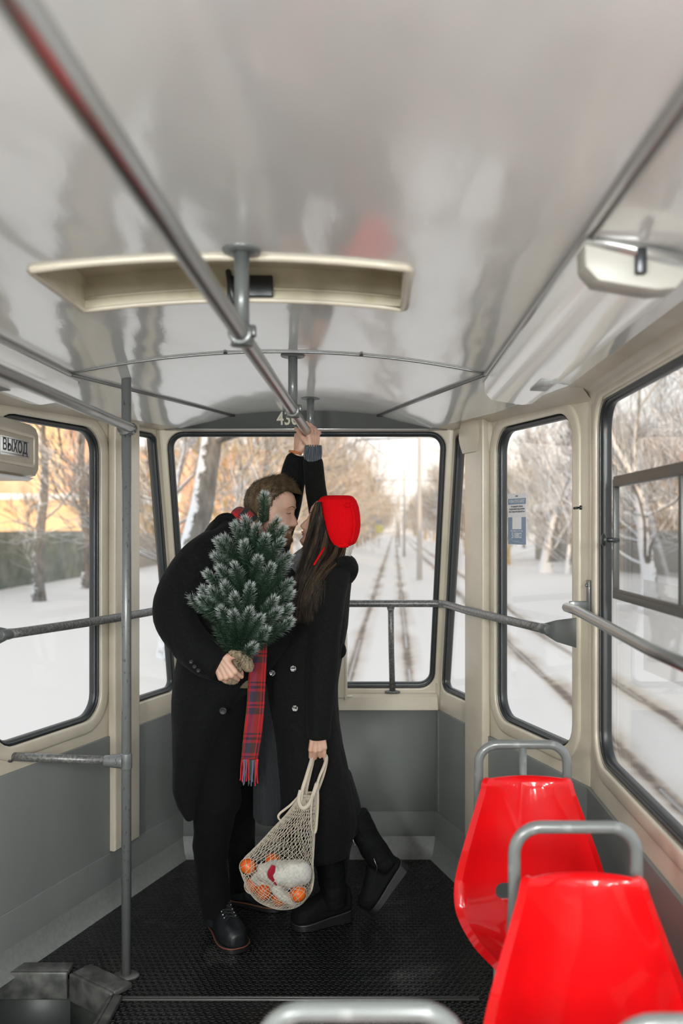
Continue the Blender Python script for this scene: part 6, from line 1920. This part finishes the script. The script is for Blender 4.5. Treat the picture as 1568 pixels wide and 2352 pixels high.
# dark inner needles round the stem
b = MB(); fr = []
for k in range(1700):
    q = rt.random() ** 1.2; c = axis0.lerp(axis1, 0.13 + 0.8 * q)
    rr_ = (0.095 * (1 - 0.55 * q)) * rt.random() ** 0.6; a_ = rt.uniform(0, 2 * PI)
    c = c + Vector((rr_ * math.cos(a_), rr_ * math.sin(a_) * 0.7, 0.0))
    dd = Vector((math.cos(a_) * 0.8 + rt.uniform(-.4, .4), math.sin(a_) * 0.8 + rt.uniform(-.4, .4), rt.uniform(0.1, 1.0))).normalized()
    s_ = dd.orthogonal().normalized() * 0.0009; s2_ = dd.cross(s_).normalized() * 0.0009; ln_ = rt.uniform(0.025, 0.038)
    o = len(b.v); b.v += [c + s_, c - s_ * 0.5 + s2_ * 0.87, c - s_ * 0.5 - s2_ * 0.87, c + dd * ln_]
    b.f += [(o, o + 1, o + 3), (o + 1, o + 2, o + 3), (o + 2, o, o + 3)]; fr += [0, 0, 0, 0.3]
ob = mk('inner_needles', b, M_needle, fir, smooth=False, kind='stuff', recalc=False)
at = ob.data.attributes.new('frost', 'FLOAT', 'POINT'); at.data.foreach_set('value', fr)
b = MB()
tube_px(b, [(550, 1496, 3.075, 0.034), (547, 1510, 3.08, 0.028), (543, 1530, 3.085, 0.020), (536, 1556, 3.09, 0.023), (533, 1568, 3.09, 0.020)])
tube_px(b, [(556, 1500, 3.05, 0.016), (566, 1512, 3.045, 0.018), (570, 1530, 3.05, 0.016), (573, 1540, 3.052, 0.008)])
tube_px(b, [(530, 1496, 3.05, 0.014), (540, 1504, 3.04, 0.016), (556, 1502, 3.04, 0.014)])
rr = remeshed(b, 0.0035, 1); wrinkle(rr, 0.013, 34, 4)
mk('burlap_wrap', rr, M_burlap, fir)

# ================================================================ string bag with mandarins
M_net = new_mat('natural_cotton', (0.50, 0.43, 0.34), 0.9, sheen=0.3)
add_bump(M_net, 500, 0.3, 0.0006)
BY = 3.16
bag = thing('string_bag', (-0.3, BY, 0.1), 'natural cotton net bag full of mandarins hanging from the woman’s hand', 'bag')
brow = [(1822, 694, 727, 0.022), (1845, 676, 727, 0.030), (1872, 655, 726, 0.040), (1905, 624, 724, 0.050), (1940, 592, 722, 0.062), (1972, 560, 720, 0.074), (1995, 553, 720, 0.080), (2020, 559, 719, 0.082), (2045, 572, 714, 0.076), (2064, 590, 704, 0.062), (2078, 618, 688, 0.042), (2085, 645, 665, 0.012)]
bk_ = catmull([Vector((a, b_, c)) for a, b_, c, d in brow], 6); bd_ = catmull([Vector((d, 0, 0)) for a, b_, c, d in brow], 6)
mand = [((569.5, 1990), 18.5, 3.125, 'mandarin at the upper left of the net bag'), ((626, 1978), 18, 3.175, 'mandarin half hidden behind the top of the white knitwear'), ((580, 2033), 18, 3.165, 'mandarin under the left end of the white knitwear'),
        ((606, 2049), 18, 3.13, 'mandarin low on the left in the net bag'), ((641, 2064), 18, 3.135, 'lowest mandarin at the bottom middle of the net bag'), ((684, 2052), 19.5, 3.11, 'mandarin low on the right in the net bag')]
MC = [(P(x, y, Y), r_ * Y / F + 0.0022) for (x, y), r_, Y, lab in mand]
def bagpt(u, v):
    p = bagpt0(u, v)
    for c, R_ in MC:
        d = p - c
        if d.length < R_ + 0.004 and d.length > 1e-5: p = c + d.normalized() * max(R_, d.length)
    return p
def bagpt0(u, v):
    x = v * (len(bk_) - 1); i = min(len(bk_) - 2, int(x)); f_ = x - i
    q = bk_[i].lerp(bk_[i + 1], f_); dh = bd_[i].lerp(bd_[i + 1], f_).x
    t = 2 * PI * u
    bump = 1 + 0.03 * noise.noise(Vector((math.cos(t) * 2, math.sin(t) * 2, v * 9))) * (1 if v > 0.4 else 0)
    hw = (q.z - q.y) / 2 * BY / F
    return P((q.y + q.z) / 2, q.x, BY) + Vector((hw * math.cos(t) * bump, dh * math.sin(t) * bump, 0))
b = MB()
NS = 42
for sgn in (1, -1):
    for k in range(NS):
        pts = []
        for j in range(111):
            v = j / 110
            u = k / NS + sgn * (0.42 * v + 0.16 * v * v) + 0.004 * math.sin(v * 90 + k)
            pts.append(bagpt(u, v))
        b.tube(pts, 0.0010, 4, caps=False)
mk('net', b, M_net, bag, recalc=False)
b = MB()
def strap(pts, w=0.0065, th=0.45):
    b.tube(catmull([P(*p) for p in pts], 5), w, 8, flat=th, up=(0, 1, 0))
strap([(690, 1845, BY - 0.02), (694, 1815, BY - 0.02), (703, 1785, BY), (713, 1752, 3.20), (718, 1738, 3.235), (733, 1731, 3.245), (748, 1736, 3.235), (745, 1755, BY + 0.03), (733, 1785, BY), (724, 1815, BY - 0.02)])
strap([(700, 1838, BY + 0.02), (705, 1805, BY + 0.02), (715, 1762, 3.21), (722, 1738, 3.245), (738, 1732, 3.250), (750, 1740, 3.235), (744, 1775, BY + 0.04), (730, 1815, BY + 0.03)], 0.006)
mk('handles', b, M_net, bag)
b = MB()
strap([(690, 1815, BY - 0.022), (686, 1835, BY - 0.028), (690, 1852, BY - 0.032), (699, 1856, BY - 0.032), (710, 1846, BY - 0.032), (720, 1822, BY - 0.028), (727, 1800, BY - 0.01)], 0.007)
strap([(700, 1805, BY + 0.0), (694, 1828, BY + 0.01), (700, 1845, BY + 0.01)], 0.006)
strap([(728, 1796, BY), (729, 1840, BY), (727, 1880, BY - 0.005), (724, 1908, BY - 0.01), (718, 1912, BY - 0.02), (714, 1890, BY - 0.03), (715, 1850, BY - 0.035), (718, 1825, BY - 0.03)], 0.006)
strap([(692, 1822, BY + 0.01), (668, 1848, BY + 0.02), (642, 1869, BY + 0.01), (640, 1880, BY), (648, 1886, BY - 0.01)], 0.0045)
mk('rim_band', b, M_net, bag)
b = MB(); b.tube(catmull([P(x, y, BY - 0.012) for x, y in ((720, 1910), (719, 1950), (717, 1990), (719, 2015), (714, 2045), (700, 2066))], 4), 0.0045, 8, flat=0.6); mk('side_seam', b, M_net, bag)

M_orange = new_mat('mandarin_peel', (0.80, 0.15, 0.010), 0.42, spec=0.4)
add_noise_color(M_orange, (0.58, 0.080, 0.005), (0.70, 0.13, 0.009), 12, 0.3, 0.7)
add_bump(M_orange, 260, 0.35, 0.001)
M_calyx = new_mat('green_calyx', (0.10, 0.16, 0.04), 0.7)
def mandarin():
    b = MB(); b.ball((0, 0, 0), (0.0285, 0.0285, 0.0262), 28, 18)
    for v in b.v:
        a = math.atan2(v.y, v.x); r_ = math.hypot(v.x, v.y)
        v.z -= 0.0035 * math.exp(-(r_ / 0.006) ** 2) * (1 if v.z > 0 else -1)
        k_ = 1 + 0.012 * math.cos(9 * a) * (r_ / 0.028); v.x *= k_; v.y *= k_
    t = thing('mandarin', (0, 0, 0), 'm', 'fruit', 'mandarins in the net bag')
    mk('peel', b, M_orange, t)
    b = MB()
    for k in range(5):
        a = 2 * PI * k / 5; b.capsule((0, 0, 0.0232), (0.0035 * math.cos(a), 0.0035 * math.sin(a), 0.0236), 0.0012, 0.0007, 6)
    mk('calyx', b, M_calyx, t)
    return t
m0 = mandarin()
for k, ((x, y), r_, Y, lab) in enumerate(mand):
    o = m0 if k == 0 else copy_tree(m0)
    o.location = P(x, y, Y); o.rotation_euler = (rt.uniform(0.4, 1.6), rt.uniform(-1, 1), rt.uniform(0, 3)); s_ = r_ * Y / F / 0.0285; o.scale = (s_, s_, s_)
    o['label'] = lab
kn = thing('knitwear', P(650, 2010, BY), 'white fluffy knitwear with a dark red patch bundled inside the net bag', 'knitwear')
b = MB()
tube_px(b, [(592, 2002, 3.13, 0.026), (620, 2005, 3.125, 0.038), (655, 2005, 3.12, 0.046), (690, 2005, 3.125, 0.044), (708, 2010, 3.14, 0.030)])
tube_px(b, [(580, 2008, 3.15, 0.020), (600, 2025, 3.15, 0.020), (630, 2030, 3.14, 0.020), (670, 2030, 3.14, 0.020)])
rr = remeshed(b, 0.005, 3); wrinkle(rr, 0.007, 26, 3)
fl = mk('fluffy_body', rr, M_whiteknit, kn)
b = MB(); tube_px(b, [(628, 2034, 3.10, 0.016), (640, 2048, 3.10, 0.019), (660, 2062, 3.11, 0.020), (680, 2074, 3.13, 0.014)])
rr = remeshed(b, 0.004, 2); wrinkle(rr, 0.004, 40, 3); mk('ribbed_cuff', rr, M_whiteknit, kn)
b = MB(); tube_px(b, [(628, 1987, 3.088, 0.007), (624, 2000, 3.082, 0.013), (620, 2010, 3.082, 0.011), (629, 2022, 3.086, 0.008), (636, 2034, 3.092, 0.004)])
rr = remeshed(b, 0.003, 2); mk('red_patch', rr, fabric('dark_red_cloth', (0.28, 0.006, 0.02)), kn)
